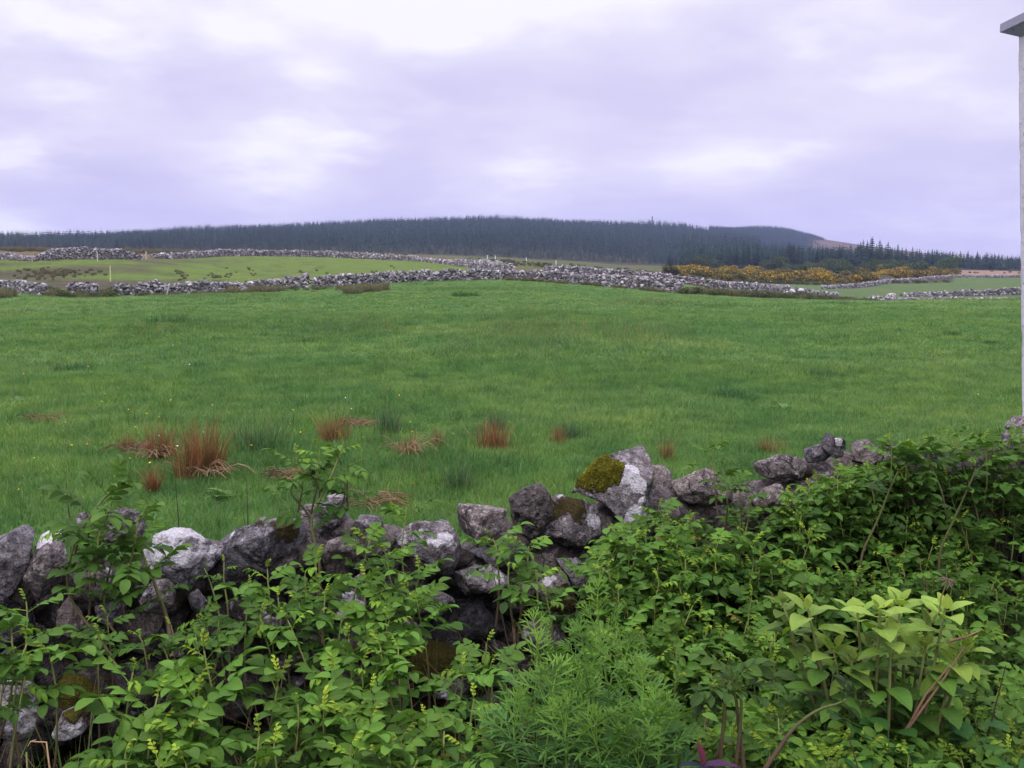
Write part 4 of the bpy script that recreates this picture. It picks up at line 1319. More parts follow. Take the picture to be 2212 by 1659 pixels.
# ------------------------------------------------------------------ leaves
def leaf_grid(L, hw, nx=5, ny=6, fold=0.15, curl=0.18, cup=0.0, tipx=0.75, power=0.8, ruffle=0.0, rng=None):
    """one leaf blade along +y, upper face +z. returns verts, faces, uvw"""
    t = np.linspace(0, 1, ny)
    s = np.linspace(-1, 1, nx)
    w = hw * np.sin(np.pi * np.clip(t, 0, 1) ** tipx) ** power
    w[0] = hw * 0.06
    w[-1] = hw * 0.02
    T, S = np.meshgrid(t, s, indexing='ij')
    x = S * w[:, None]
    a = np.arctan(fold)
    z = np.abs(x) * math.sin(a * 1.0) * 1.0
    x = x * math.cos(a)
    ang = T * curl * 2
    y = L * np.where(abs(curl) > 1e-3, np.sin(ang) / max(2 * curl, 1e-6) if curl > 0 else T, T)
    zc = -L * ((1 - np.cos(ang)) / max(2 * curl, 1e-6) if curl > 1e-3 else 0 * T)
    z = z + zc - cup * (S ** 2) * w[:, None]
    if ruffle:
        z = z + ruffle * np.sin(T * 21 + S * 1.5) * np.abs(S) * L * 0.03
    v = np.stack([x, y, z], -1).reshape(-1, 3)
    i = np.arange(ny - 1)[:, None] * nx
    k = np.arange(nx - 1)[None, :]
    f = np.stack([i + k, i + k + 1, i + nx + k + 1, i + nx + k], -1).reshape(-1, 4)
    uvw = np.stack([S, T, 0 * S], -1).reshape(-1, 3)
    return v, f, uvw


def frame(d, up):
    d = d / np.linalg.norm(d)
    x = np.cross(d, up)
    if np.linalg.norm(x) < 1e-4:
        x = np.array([1.0, 0, 0])
    x /= np.linalg.norm(x)
    z = np.cross(x, d)
    return np.stack([x, d, z], 1)          # columns: x, y(dir), z(normal)


def leaf_single(mb, p, az, el, L, hwf, col, rng, fold=0.25, curl=0.35, nx=5, ny=7, up=None, ruffle=0.0):
    v, f, w = leaf_grid(L, L * hwf, nx, ny, fold, curl, ruffle=ruffle)
    d = np.array([math.cos(az) * math.cos(el), math.sin(az) * math.cos(el), math.sin(el)])
    m = frame(d, np.array([0, 0, 1.0]) if up is None else up)
    b = rng.uniform(0.85, 1.15)
    mb.add(v @ m.T + p, f, np.asarray(col) * b, w)


def compound_template(seed, young):
    """pinnate rose leaf of unit length along +y"""
    rng = np.random.default_rng(seed)
    mb = MB()
    npair = 3
    pos = [0.34, 0.58, 0.80][:npair]
    droop = 0.3 if not young else 0.45
    def rach(t):
        return np.array([0, t, -droop * t * t * 0.6])
    def rdir(t):
        return np.array([0, 1, -droop * t * 1.2])
    pts = np.array([rach(t) for t in np.linspace(0, 1, 5)])
    tube(mb, pts, np.array([0.016, 0.013, 0.011, 0.010, 0.008]), np.array([1.25, 1.12, 0.8]), seg=3)
    # two stipules at the foot
    for k, t in enumerate(pos + [0.97]):
        for sd in (-1, 1):
            if k == npair and sd == 1:
                continue
            L = [0.34, 0.41, 0.46, 0.50][k] * rng.uniform(0.9, 1.1) * (0.9 if young else 1)
            hw = L * (0.305 if not young else 0.26)
            v, f, w = leaf_grid(L, hw, 5, 7, fold=rng.uniform(0.15, 0.55) if not young else rng.uniform(0.35, 0.8), curl=rng.uniform(0.2, 0.5) if not young else rng.uniform(0.4, 0.8), tipx=0.92, power=0.66, ruffle=0.5)
            if k == npair:
                d = rdir(t) + np.array([rng.normal(0, .1), 0, rng.normal(0, .1)])
            else:
                a = rng.normal(R(66), R(7)) if not young else rng.normal(R(40), R(8))
                d = rdir(t) * math.cos(a) + np.array([sd * math.sin(a), 0, 0])
                d[2] += rng.normal(0.0, 0.12) + (-0.10 if young else 0.05)
            m = frame(d, np.array([0, 0.1, 1.0]) + rng.normal(0, 0.12, 3))
            c = np.array([1.0, 1.0, 1.0]) * rng.uniform(0.88, 1.12)
            mb.add(v @ m.T + rach(t), f, np.tile(c, (len(v), 1)), w)
    return tuple(np.concatenate(a) for a in (mb.v, mb.f, mb.c, mb.w))


TM = [compound_template(k, False) for k in range(6)]
TY = [compound_template(20 + k, True) for k in range(5)]


class Leaves:
    """collects transformed leaf templates quickly"""
    def __init__(self):
        self.mb = MB()

    def put(self, tpl, m, p, s, col):
        v, f, c, w = tpl
        f2 = f
        self.mb.v.append(v @ (m.T * s) + p)
        self.mb.f.append(np.where(f2 >= 0, f2 + self.mb.n, -1))
        self.mb.c.append(c * np.asarray(col))
        self.mb.w.append(w)
        self.mb.m.append(np.zeros(len(f), int))
        self.mb.n += len(v)


def bez(p0, p1, p2, n):
    t = np.linspace(0, 1, n)[:, None]
    return (1 - t) ** 2 * p0 + 2 * t * (1 - t) * p1 + t * t * p2


def cane(root, base, tip, rng, leafy=0.55, nleaf=11, ls=0.085, r0=0.0040, bulge=None, light=1.0, name='cane', young=True, path=None, hue=0.0):
    base, tip = np.asarray(base, float), np.asarray(tip, float)
    if path is None:
        mid = (base + tip) / 2 + (rng.normal(0, 0.035, 3) if bulge is None else np.asarray(bulge))
        pts = bez(base, mid, tip, 16)
    else:
        path = np.asarray(path, float)
        s = np.concatenate([[0], np.cumsum(np.linalg.norm(np.diff(path, axis=0), axis=1))])
        q = np.linspace(0, s[-1], 22)
        pts = np.stack([np.interp(q, s, path[:, k]) for k in range(3)], 1)
        pts[1:-1] = pts[1:-1] * 0.5 + (pts[:-2] + pts[2:]) * 0.25
    n = len(pts)
    pts = pts + np.stack([pnoise(np.stack([np.linspace(0, 4, n) + rng.uniform(0, 90), np.full(n, k * 9.0), np.zeros(n)], 1)) for k in range(3)], 1) * 0.008 * np.linspace(0, 1, n)[:, None]
    length = np.linalg.norm(np.diff(pts, axis=0), axis=1).sum()
    tt = np.linspace(0, 1, n)
    woody, green = np.array([0.095, 0.065, 0.040]), np.array([0.20, 0.235, 0.070]) * light
    k = np.clip((tt - 0.30) / 0.45, 0, 1)[:, None]
    sm = MB()
    tube(sm, pts, r0 * (1 - 0.55 * tt), woody * (1 - k) + green * k, seg=6)
    # fine prickles
    tan = np.gradient(pts, axis=0)
    tan /= np.linalg.norm(tan, axis=1)[:, None]
    npk = int(70 * length)
    for _ in range(npk):
        i = rng.integers(1, n - 1)
        p = pts[i] + (pts[i + 1] - pts[i]) * rng.uniform()
        d = np.cross(tan[i], rng.normal(size=3)); d /= np.linalg.norm(d)
        rr = r0 * (1 - 0.55 * tt[i])
        a, b = p + d * rr * 0.7 - tan[i] * 0.0011, p + d * rr * 0.7 + tan[i] * 0.0011
        e = p + d * (rr + rng.uniform(0.002, 0.0055))
        sm.add([a, b, e, a + np.cross(d, tan[i]) * 0.001], [[0, 1, 2], [0, 2, 3]], (0.24, 0.19, 0.09))
    st = sm.build(name, M['stem'], root)
    if nleaf <= 0:
        return st
    nleaf = max(4, int(round(nleaf * 0.80)))
    lm, ly = Leaves(), Leaves()
    az = rng.uniform(0, 6.28)
    lo = 1 - leafy
    for j in range(nleaf):
        f = j / max(1, nleaf - 1)
        t = lo + (1 - lo) * (1 - (1 - f) ** 1.25) * 0.985
        if young and f > 0.78:
            t = 0.925 + 0.07 * (f - 0.78) / 0.22
        q = t * (n - 1)
        i = min(int(q), n - 2)
        p = pts[i] + (pts[i + 1] - pts[i]) * (q - i)
        tg = tan[i]
        az += 2.4 + rng.normal(0, 0.25)
        e1 = np.cross(tg, [0.2, 1, 0.1]); e1 /= np.linalg.norm(e1)
        e2 = np.cross(tg, e1)
        out = math.cos(az) * e1 + math.sin(az) * e2
        yg = young and f > 0.78
        al = R(82 - 46 * f ** 1.6) + rng.normal(0, 0.15)
        if yg:
            al = R(78 - 62 * (f - 0.78) / 0.22) + rng.normal(0, .18)
        d = out * math.sin(al) + tg * math.cos(al)
        d[2] += 0.12
        upv = tg * 0.6 + np.array([0, 0, 0.9]) + rng.normal(0, 0.22, 3)
        m = frame(d, upv)
        age = f
        sc = ls * (1.26 if LOOSE[0] < 1 else 1.18) * rng.uniform(0.8, 1.15) * (0.82 + 0.25 * math.sin(math.pi * min(1, f + 0.15))) * (0.86 - 0.42 * max(0, f - .8) / .2 if yg else 1)
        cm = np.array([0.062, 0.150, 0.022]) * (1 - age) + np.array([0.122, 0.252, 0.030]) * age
        if yg:
            yy = np.clip((f - 0.78) / 0.22, 0, 1) * rng.uniform(0.3, 1.0)
            cm = np.array([0.145, 0.290, 0.030]) * (1 - yy) + np.array([0.30, 0.40, 0.035]) * yy
        if rng.uniform() < 0.006:
            cm = np.array([0.23, 0.22, 0.04]) if rng.uniform() < .75 else np.array([0.15, 0.11, 0.045])
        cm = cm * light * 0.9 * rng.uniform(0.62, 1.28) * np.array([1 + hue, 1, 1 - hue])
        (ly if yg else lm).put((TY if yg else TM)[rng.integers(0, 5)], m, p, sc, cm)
    if lm.mb.n:
        lm.mb.build('leaves', M['leaf'], st)
    if ly.mb.n:
        o = ly.mb.build('young_leaves', M['leaf'], st)
        o['label'] = 'yellow green unfolding young leaves'
    return st


def depth_for(u, v):
    """how far out from the wall a shoot tip stands, by its height in the picture"""
    dw = wall_d(u)
    k = np.clip((v - 1080) / 560, 0, 1)
    return dw - 0.10 - k * (dw - 0.10 - (2.12 + 0.16 * np.clip(u / 2212, 0, 1)))


def shrub(u, label, kind='rose_bush', cat='rose bush', group='rose bushes in front of the near wall', v=1500):
    p = at(u, v, depth_for(u, v))
    return empty(kind, np.array([p[0], p[1], 0.0]), label, cat, group)


LOOSE = [1.0]
# hollows where the wall shows between the bushes
GAPS = [(520, 1440, 62), (930, 1455, 62), (985, 1250, 66), (1130, 1345, 62), (150, 1312, 66), (175, 1490, 84), (345, 1262, 58), (610, 1395, 50), (1230, 1250, 60), (480, 1290, 40), (1560, 1300, 60), (1820, 1190, 50), (2030, 1330, 60), (1560, 1130, 40), (1690, 1150, 36), (1500, 1560, 60), (2180, 1200, 60), (2110, 1480, 50)]


def shoot(root, u, v, rng, du=0, length=0.55, d=None, leafy=0.55, nleaf=11, ls=0.080, light=1.0, r0=0.0040, young=True, name='cane', hue=0.0, skip=0.0):
    if rng.uniform() < skip:
        return None
    for gu, gv, gr in GAPS:
        if (u - gu) ** 2 + (v - gv) ** 2 < gr * gr:
            return None
    d = depth_for(u, v) if d is None else d
    leafy = leafy * LOOSE[0]
    tip = at(u, v, d)
    b = at(u + du, v + 300, d - rng.uniform(-0.05, 0.10))
    L = min(length, max(0.15, tip[2] + 0.02))
    dirv = b - tip
    dirv[2] = -abs(dirv[2])
    dirv /= np.linalg.norm(dirv)
    base = tip + dirv * L
    if base[2] < 0:
        base[2] = 0
    return cane(root, base, tip, rng, leafy, nleaf, ls, r0=r0, light=light, young=young, name=name, hue=hue)


def build_roses():
    rng = np.random.default_rng(31)
    # ---- A: the shoots in front of the left part of the wall
    A = shrub(190, 'rose bush with two tall shoots over the white capped stone, left part of the wall')
    d = wall_d(200) - 0.14
    P = lambda u, v, dd=0.0: at(u, v, d + dd)
    cane(A, None or P(250, 1450), P(262, 1046), rng, path=[P(258, 1452, -.1), P(215, 1375, -.05), P(178, 1338), P(148, 1290), P(145, 1230), P(158, 1180), P(185, 1128), P(225, 1075), P(262, 1046)], leafy=0.30, nleaf=13, ls=0.085, r0=0.0055, young=False, light=0.85)
    cane(A, P(355, 1300), P(280, 1150), rng, path=[P(372, 1420, -.1), P(362, 1340), P(345, 1290), P(325, 1235), P(305, 1185), P(280, 1150)], leafy=0.50, nleaf=10, ls=0.085, r0=0.0075)
    cane(A, P(160, 1200), P(152, 1140), rng, path=[P(160, 1200), P(170, 1170), P(152, 1138)], leafy=0.8, nleaf=8, ls=0.07)
    for u, v, n_, s_, yy in [(235, 1180, 9, .085, False), (190, 1215, 9, .085, False), (255, 1225, 10, .085, False), (215, 1150, 8, .08, False), (300, 1120, 7, .09, False), (240, 1095, 7, .085, False), (285, 1235, 6, .09, False), (225, 1245, 8, .085, False)]:
        shoot(A, u, v, rng, du=rng.uniform(-60, 60), length=0.16, d=d - rng.uniform(0, .06), leafy=0.8, nleaf=n_, ls=s_, light=0.85, young=yy, skip=0.3)
    for u, v in [(440, 1224), (482, 1214)]:
        shoot(A, u, v, rng, du=18, length=0.34, d=wall_d(u) - 0.16, leafy=0.5, nleaf=8, ls=0.045)
    # ---- B: the tall shoot at the middle left
    B = shrub(690, 'tall rose shoot standing above the wall against the field, left of the flat slab')
    d = wall_d(690) - 0.12
    P = lambda u, v, dd=0.0: at(u, v, d + dd)
    cane(B, None or P(690, 1400), P(742, 955), rng, path=[P(700, 1420, -.1), P(692, 1300), P(690, 1200), P(668, 1130), P(700, 1060), P(730, 1000), P(742, 955)], leafy=0.44, nleaf=12, ls=0.085, r0=0.0065, young=True, light=1.05)
    cane(B, P(660, 1110), P(640, 985), rng, path=[P(672, 1120), P(645, 1085), P(626, 1066), P(640, 1020), P(640, 985)], leafy=0.5, nleaf=7, ls=0.085, r0=0.004, young=True, light=0.95)
    cane(B, P(675, 1110), P(690, 970), rng, path=[P(672, 1110), P(685, 1050), P(690, 975)], leafy=0.5, nleaf=8, ls=0.082, r0=0.004, light=1.0)
    for u, v in [(705, 1010), (735, 1020), (760, 1000), (680, 1010), (715, 1050), (655, 1030)]:
        shoot(B, u, v, rng, du=rng.uniform(-50, 20), length=0.14, d=d + rng.uniform(-.05, .05), leafy=0.85, nleaf=6, ls=0.078, light=0.95, young=rng.uniform() < .5, skip=0.4)
    LOOSE[0] = 0.62
    # ---- C: leafy mass before the middle left stones
    C = shrub(800, 'dense rose bush with yellow tips in front of the lichen spotted block')
    for u, v in [(877, 1094), (800, 1160), (884, 1176), (944, 1188), (830, 1190), (770, 1200), (905, 1225), (850, 1240), (790, 1250), (740, 1235), (820, 1290), (880, 1270), (760, 1290), (900, 1300), (700, 1290), (740, 1330), (840, 1340), (700, 1225)]:
        shoot(C, u, v, rng, du=rng.uniform(-70, 70), length=0.40, leafy=0.6, nleaf=12, ls=0.078, light=1.05, skip=0.48)
    C2 = shrub(620, 'slender rose bush with upright pale stems between the mossy brown stone and the tall shoot')
    for u, v in [(577, 1230), (683, 1206), (660, 1240), (540, 1262), (600, 1290), (645, 1300), (620, 1340), (560, 1330)]:
        shoot(C2, u, v, rng, du=rng.uniform(10, 70), length=0.50, leafy=0.42, nleaf=9, ls=0.078)
    # ---- D: low bush at the left edge
    D = shrub(70, 'low rose bush with bright tips at the far left edge')
    for u, v in [(58, 1300), (20, 1350), (60, 1390), (108, 1414), (20, 1420), (60, 1445), (140, 1440), (0, 1390), (-40, 1400), (130, 1440)]:
        shoot(D, u, v, rng, du=rng.uniform(-60, 20), length=0.42, leafy=0.4, nleaf=8, ls=0.085, light=1.0)
    # ---- E: lower left foreground
    E = shrub(330, 'bushy rose in the left foreground with broad leaves and yellow crowns', v=1600)
    for u, v in [(287, 1452), (440, 1404), (380, 1440), (340, 1500), (303, 1574), (397, 1578), (233, 1588), (260, 1520), (430, 1500), (470, 1450), (350, 1560), (440, 1560), (270, 1625), (340, 1640), (477, 1608), (400, 1650), (450, 1640), (310, 1470), (415, 1470)]:
        shoot(E, u, v, rng, du=rng.uniform(-40, 40), length=0.55, leafy=0.55, nleaf=12, ls=0.092, light=1.05, r0=0.005, skip=0.42)
    E2 = shrub(320, 'sparse small leaved rose growing low against the dark middle of the wall', v=1330)
    for u, v in [(335, 1318), (370, 1350), (430, 1330), (470, 1340), (420, 1370), (300, 1370), (345, 1390), (190, 1360), (215, 1370), (455, 1285), (500, 1310), (230, 1330)]:
        shoot(E2, u, v, rng, du=rng.uniform(-40, 60), length=0.3, leafy=0.6, nleaf=8, ls=0.06, light=0.8, r0=0.003)
    # ---- F: lower middle left
    Fb = shrub(680, 'broad rose bush filling the foreground left of the feathery plant', v=1600)
    for u, v in [(547, 1530), (607, 1562), (643, 1520), (703, 1530), (633, 1412), (700, 1400), (754, 1380), (745, 1545), (800, 1555), (864, 1594), (811, 1646), (660, 1440), (720, 1450), (600, 1455), (780, 1440), (590, 1610), (650, 1600), (700, 1590), (760, 1610), (840, 1625), (620, 1650), (700, 1645), (560, 1590), (740, 1490), (680, 1490), (800, 1490), (894, 1369), (860, 1400), (890, 1420), (820, 1400)]:
        shoot(Fb, u, v, rng, du=rng.uniform(-50, 50), length=0.50, leafy=0.55, nleaf=11, ls=0.088, light=1.02, r0=0.0045, skip=0.42)
    # ---- G: middle shoots before the pinkish stone
    G = shrub(1040, 'open rose bush with single thick shoots below the pinkish grey stone')
    for u, v, L in [(1020, 1294, .45), (1064, 1162, .30), (1144, 1180, .30), (1100, 1205, .3), (1160, 1240, .3), (1050, 1390, .4), (1024, 1512, .4), (1180, 1290, .3), (1120, 1300, .3), (1000, 1440, .35), (940, 1470, .4), (960, 1580, .5), (1040, 1560, .45), (920, 1550, .45), (1000, 1610, .5), (900, 1640, .5), (1060, 1440, .35)]:
        shoot(G, u, v, rng, du=rng.uniform(-40, 40), length=L, leafy=0.50, nleaf=9, ls=0.078, r0=0.005)
    LOOSE[0] = 0.80
    # ---- right hand mass
    # H: big bush right of the mossy boulder
    names = [
        ('tall rose bush beside the mossy boulder, covering the middle of the wall', 1290, 1560, 1070, 1420, 60, 0.98, 0.082),
        ('rose bush with thin tips in front of the low smooth grey stone', 1540, 1760, 985, 1330, 60, 0.95, 0.080),
        ('spreading rose bush below the three dark stones, behind the big pale green leaves', 1760, 1985, 985, 1330, 74, 0.94, 0.080),
        ('dark dense rose bush hiding the wall next to the shed corner', 1985, 2300, 945, 1400, 82, 0.84, 0.082),
    ]
    for lb, u0, u1, v0, v1, n_, li, ls in names:
        S = shrub((u0 + u1) / 2, lb)
        for k in range(n_):
            u = rng.uniform(u0, u1)
            top = np.interp(u, [1290, 1350, 1430, 1480, 1545, 1590, 1650, 1700, 1760, 1830, 1900, 1960, 2080, 2212, 2300], [1205, 1160, 1085, 1100, 1105, 1080, 1098, 1065, 1030, 1000, 960, 925, 930, 945, 950])
            v = top + rng.uniform(-22, 22) + (v1 - top) * (rng.uniform() ** 1.15)
            dd = depth_for(u, v) + rng.uniform(-0.10, 0.16)
            shoot(S, u, v, rng, du=rng.uniform(-80, 80), length=0.42, d=min(dd, wall_d(u) - 0.02), leafy=0.62, nleaf=12, ls=ls, light=li * rng.uniform(0.85, 1.12), hue=-0.03)
        if u0 == 1540:
            for (uu, vv) in [(1545, 958), (1560, 1010), (1588, 1035), (1620, 1085)]:
                shoot(S, uu, vv, rng, du=10, length=0.26, d=wall_d(uu) - 0.12, leafy=0.6, nleaf=9, ls=0.07, light=0.95)
        if u0 > 1700:   # a couple of long bare dark canes
            for (ua, va, ub, vb) in [(1860, 1200, 1940, 1020), (2030, 1190, 2110, 1010)][(0 if u0 < 1980 else 1):(1 if u0 < 1980 else 2)]:
                dd = depth_for(ua, va) - 0.12
                cane(S, at(ua - 10, va + 200, dd), at(ub, vb, dd), rng, leafy=0.25, nleaf=3, ls=0.07, r0=0.006, light=0.4, path=[at(ua - 10, va + 200, dd), at(ua, va, dd), at(ub, vb, dd)])
    # lower right foreground
    low = [
        ('low rose bush between the feathery plant and the big pale green leaves', 1440, 1680, 1330, 1655, 44, 0.9, 0.084),
        ('low rose bush with arching woody cane under the big pale green leaves', 1660, 1960, 1520, 1655, 40, 0.95, 0.08),
        ('shaded rose bush in the bottom right corner', 1950, 2290, 1380, 1655, 52, 0.80, 0.086),
    ]
    for lb, u0, u1, v0, v1, n_, li, ls in low:
        S = shrub((u0 + u1) / 2, lb, v=1600)
        for k in range(n_):
            u, v = rng.uniform(u0, u1), rng.uniform(v0, v1)
            shoot(S, u, v, rng, du=rng.uniform(-60, 60), length=0.45, d=depth_for(u, v) + rng.uniform(-0.05, 0.12), leafy=0.62, nleaf=11, ls=ls, light=li * rng.uniform(0.8, 1.15), hue=-0.02)
        if u0 == 1660:
            dd = 2.2
            cane(S, at(1700, 1660, dd), at(1840, 1515, dd), rng, leafy=0.2, nleaf=2, ls=0.06, r0=0.006, light=0.4, young=False, path=[at(1650, 1665, dd), at(1700, 1590, dd), at(1745, 1545, dd), at(1830, 1512, dd)])
    # woody stems at the foot of the bush right of the feathery plant
    S = shrub(1540, 'bare prickly brown rose stems rising at the foot of the low bush', v=1640)
    for (ua, ub) in [(1530, 1560), (1555, 1575), (1585, 1600), (1610, 1585)]:
        dd = 2.25
        cane(S, at(ua, 1680, dd), at(ub, 1470, dd), rng, nleaf=3, leafy=0.15, ls=0.07, r0=0.0055, light=0.55)
    # dry broken twig, bottom left
    p = [at(66, 1602, 2.2), at(100, 1603, 2.2), at(108, 1665, 2.2)]
    mb = MB()
    tube(mb, p, [0.0014, 0.0018, 0.0022], (0.42, 0.27, 0.15), seg=5)
    tube(mb, [at(78, 1598, 2.2), at(66, 1602, 2.2), at(60, 1612, 2.2)], [0.001, 0.0014, 0.0008], (0.42, 0.27, 0.15), seg=5)
    tube(mb, [at(57, 1625, 2.2), at(60, 1675, 2.2)], [0.002, 0.0022], (0.30, 0.28, 0.12), seg=5)
    o = mb.build('dry_twig', M['stem'], None, loc=p[0])
    tag(o, 'dry tan broken twig bent at a right angle, bottom left corner', 'twig')


# ------------------------------------------------------------------ feathery divided-leaf plant
def divided_template(seed):
    rng = np.random.default_rng(seed)
    mb = MB()

    def lobe(p, d, L, w):
        w = w * 1.3
        d = d / np.linalg.norm(d)
        x = np.cross(d, [0, 0, 1.0]); x /= np.linalg.norm(x)
        b = np.array([0, 0, -0.12 * L])
        v = [p - x * w * .35, p + x * w * .35, p + d * L * .45 - x * w, p + d * L * .45 + x * w, p + d * L * .8 - x * w * .6 + b * .5, p + d * L * .8 + x * w * .6 + b * .5, p + d * L + b]
        f = [[0, 1, 3, 2], [2, 3, 5, 4], [4, 5, 6, -1]]
        mb.add(v, f, np.array([1, 1, 1.0]) * rng.uniform(.85, 1.15), np.array([[0, 0, 0]] * 2 + [[-1, .4, 0], [1, .4, 0], [-1, .8, 0], [1, .8, 0], [0, 1, 0]], float))
    tube(mb, [[0, 0, 0], [0, .35, 0.02], [0, .7, 0.0]], [0.016, 0.013, 0.010], (1.1, 1.1, 0.9), seg=3)
    for k, t in enumerate([0.34, 0.50, 0.64, 0.72]):
        for sd in (-1, 1):
            a = R([64, 52, 38, 22][k]) + rng.normal(0, .08)
            d = np.array([sd * math.sin(a), math.cos(a), rng.normal(0.05, .12)])
            L = [0.48, 0.54, 0.48, 0.40][k] * rng.uniform(.85, 1.15)
            p = np.array([0, t, 0.01])
            lobe(p, d, L, 0.020)
            for q, s2 in ((0.36, 1), (0.52, -1)):
                a2 = a * sd + s2 * R(34) + rng.normal(0, .1)
                d2 = np.array([math.sin(a2), math.cos(a2), rng.normal(0, .12)])
                lobe(p + d * L * q, d2, L * rng.uniform(.35, .55), 0.015)
    lobe(np.array([0, .7, 0]), np.array([0, 1, 0.02]), 0.34, 0.020)
    return tuple(np.concatenate(a) for a in (mb.v, mb.f, mb.c, mb.w))


def build_feathery():
    rng = np.random.default_rng(91)
    T = [divided_template(300 + k) for k in range(6)]
    spec = [
        ('tallest feathery plant with finely cut leaves standing before the dark gap in the wall', [(1290, 1312, 1335, 1690), (1345, 1412, 1360, 1690), (1262, 1400, 1310, 1690)]),
        ('feathery plant with an open palm-like crown left of the tallest one', [(1160, 1368, 1150, 1690), (1190, 1480, 1170, 1690), (1110, 1540, 1130, 1700)]),
        ('feathery plant in the bottom middle below the tallest one', [(1392, 1490, 1385, 1700), (1290, 1590, 1300, 1720), (1220, 1560, 1230, 1720), (1340, 1600, 1345, 1720), (1425, 1560, 1420, 1720), (1380, 1630, 1385, 1750), (1260, 1500, 1270, 1700)]),
    ]
    for lb, stems in spec:
        u0 = np.mean([s[2] for s in stems])
        root = shrub(u0, lb, 'feathery_plant', 'plant', 'feathery plants with finely cut leaves', v=1600)
        for (ut, vt, ub, vb) in stems:
            d = 2.45 - (vt - 1310) / 350 * 0.33 + rng.normal(0, .03)
            tip, base = at(ut, vt + 18, d), at(ub, vb, d - 0.05)
            base[2] = max(base[2], 0.0)
            pts = bez(base, (base + tip) / 2 + rng.normal(0, .012, 3), tip, 14)
            sm = MB()
            tube(sm, pts, np.linspace(0.0045, 0.0018, 14), (0.10, 0.19, 0.035), seg=6)
            st = sm.build('stem', M['stem'], root)
            lv = Leaves()
            n = int(8 + 15 * np.linalg.norm(tip - base))
            az = rng.uniform(0, 6)
            for j in range(n):
                f = j / (n - 1)
                q = (0.12 + 0.88 * f ** 0.8) * 13
                i = min(int(q), 12)
                p = pts[i] + (pts[i + 1] - pts[i]) * min(1, q - i)
                tg = pts[i + 1] - pts[i]; tg /= np.linalg.norm(tg)
                az += 2.4 + rng.normal(0, .2)
                out = np.array([math.cos(az), math.sin(az), 0])
                al = R(72 - 58 * f ** 1.5) + rng.normal(0, .1)
                dd = out * math.sin(al) + tg * math.cos(al)
                sc = (0.165 - 0.075 * f ** 1.3) * rng.uniform(.85, 1.15)
                col = (np.array([0.055, 0.155, 0.040]) * (1 - f) + np.array([0.16, 0.31, 0.045]) * f) * rng.uniform(.85, 1.15)
                lv.put(T[rng.integers(0, 6)], frame(dd, tg * .4 + np.array([0, 0, 1.0]) + rng.normal(0, .2, 3)), p, sc, col)
            lv.mb.build('leaves', M['feather'], st)


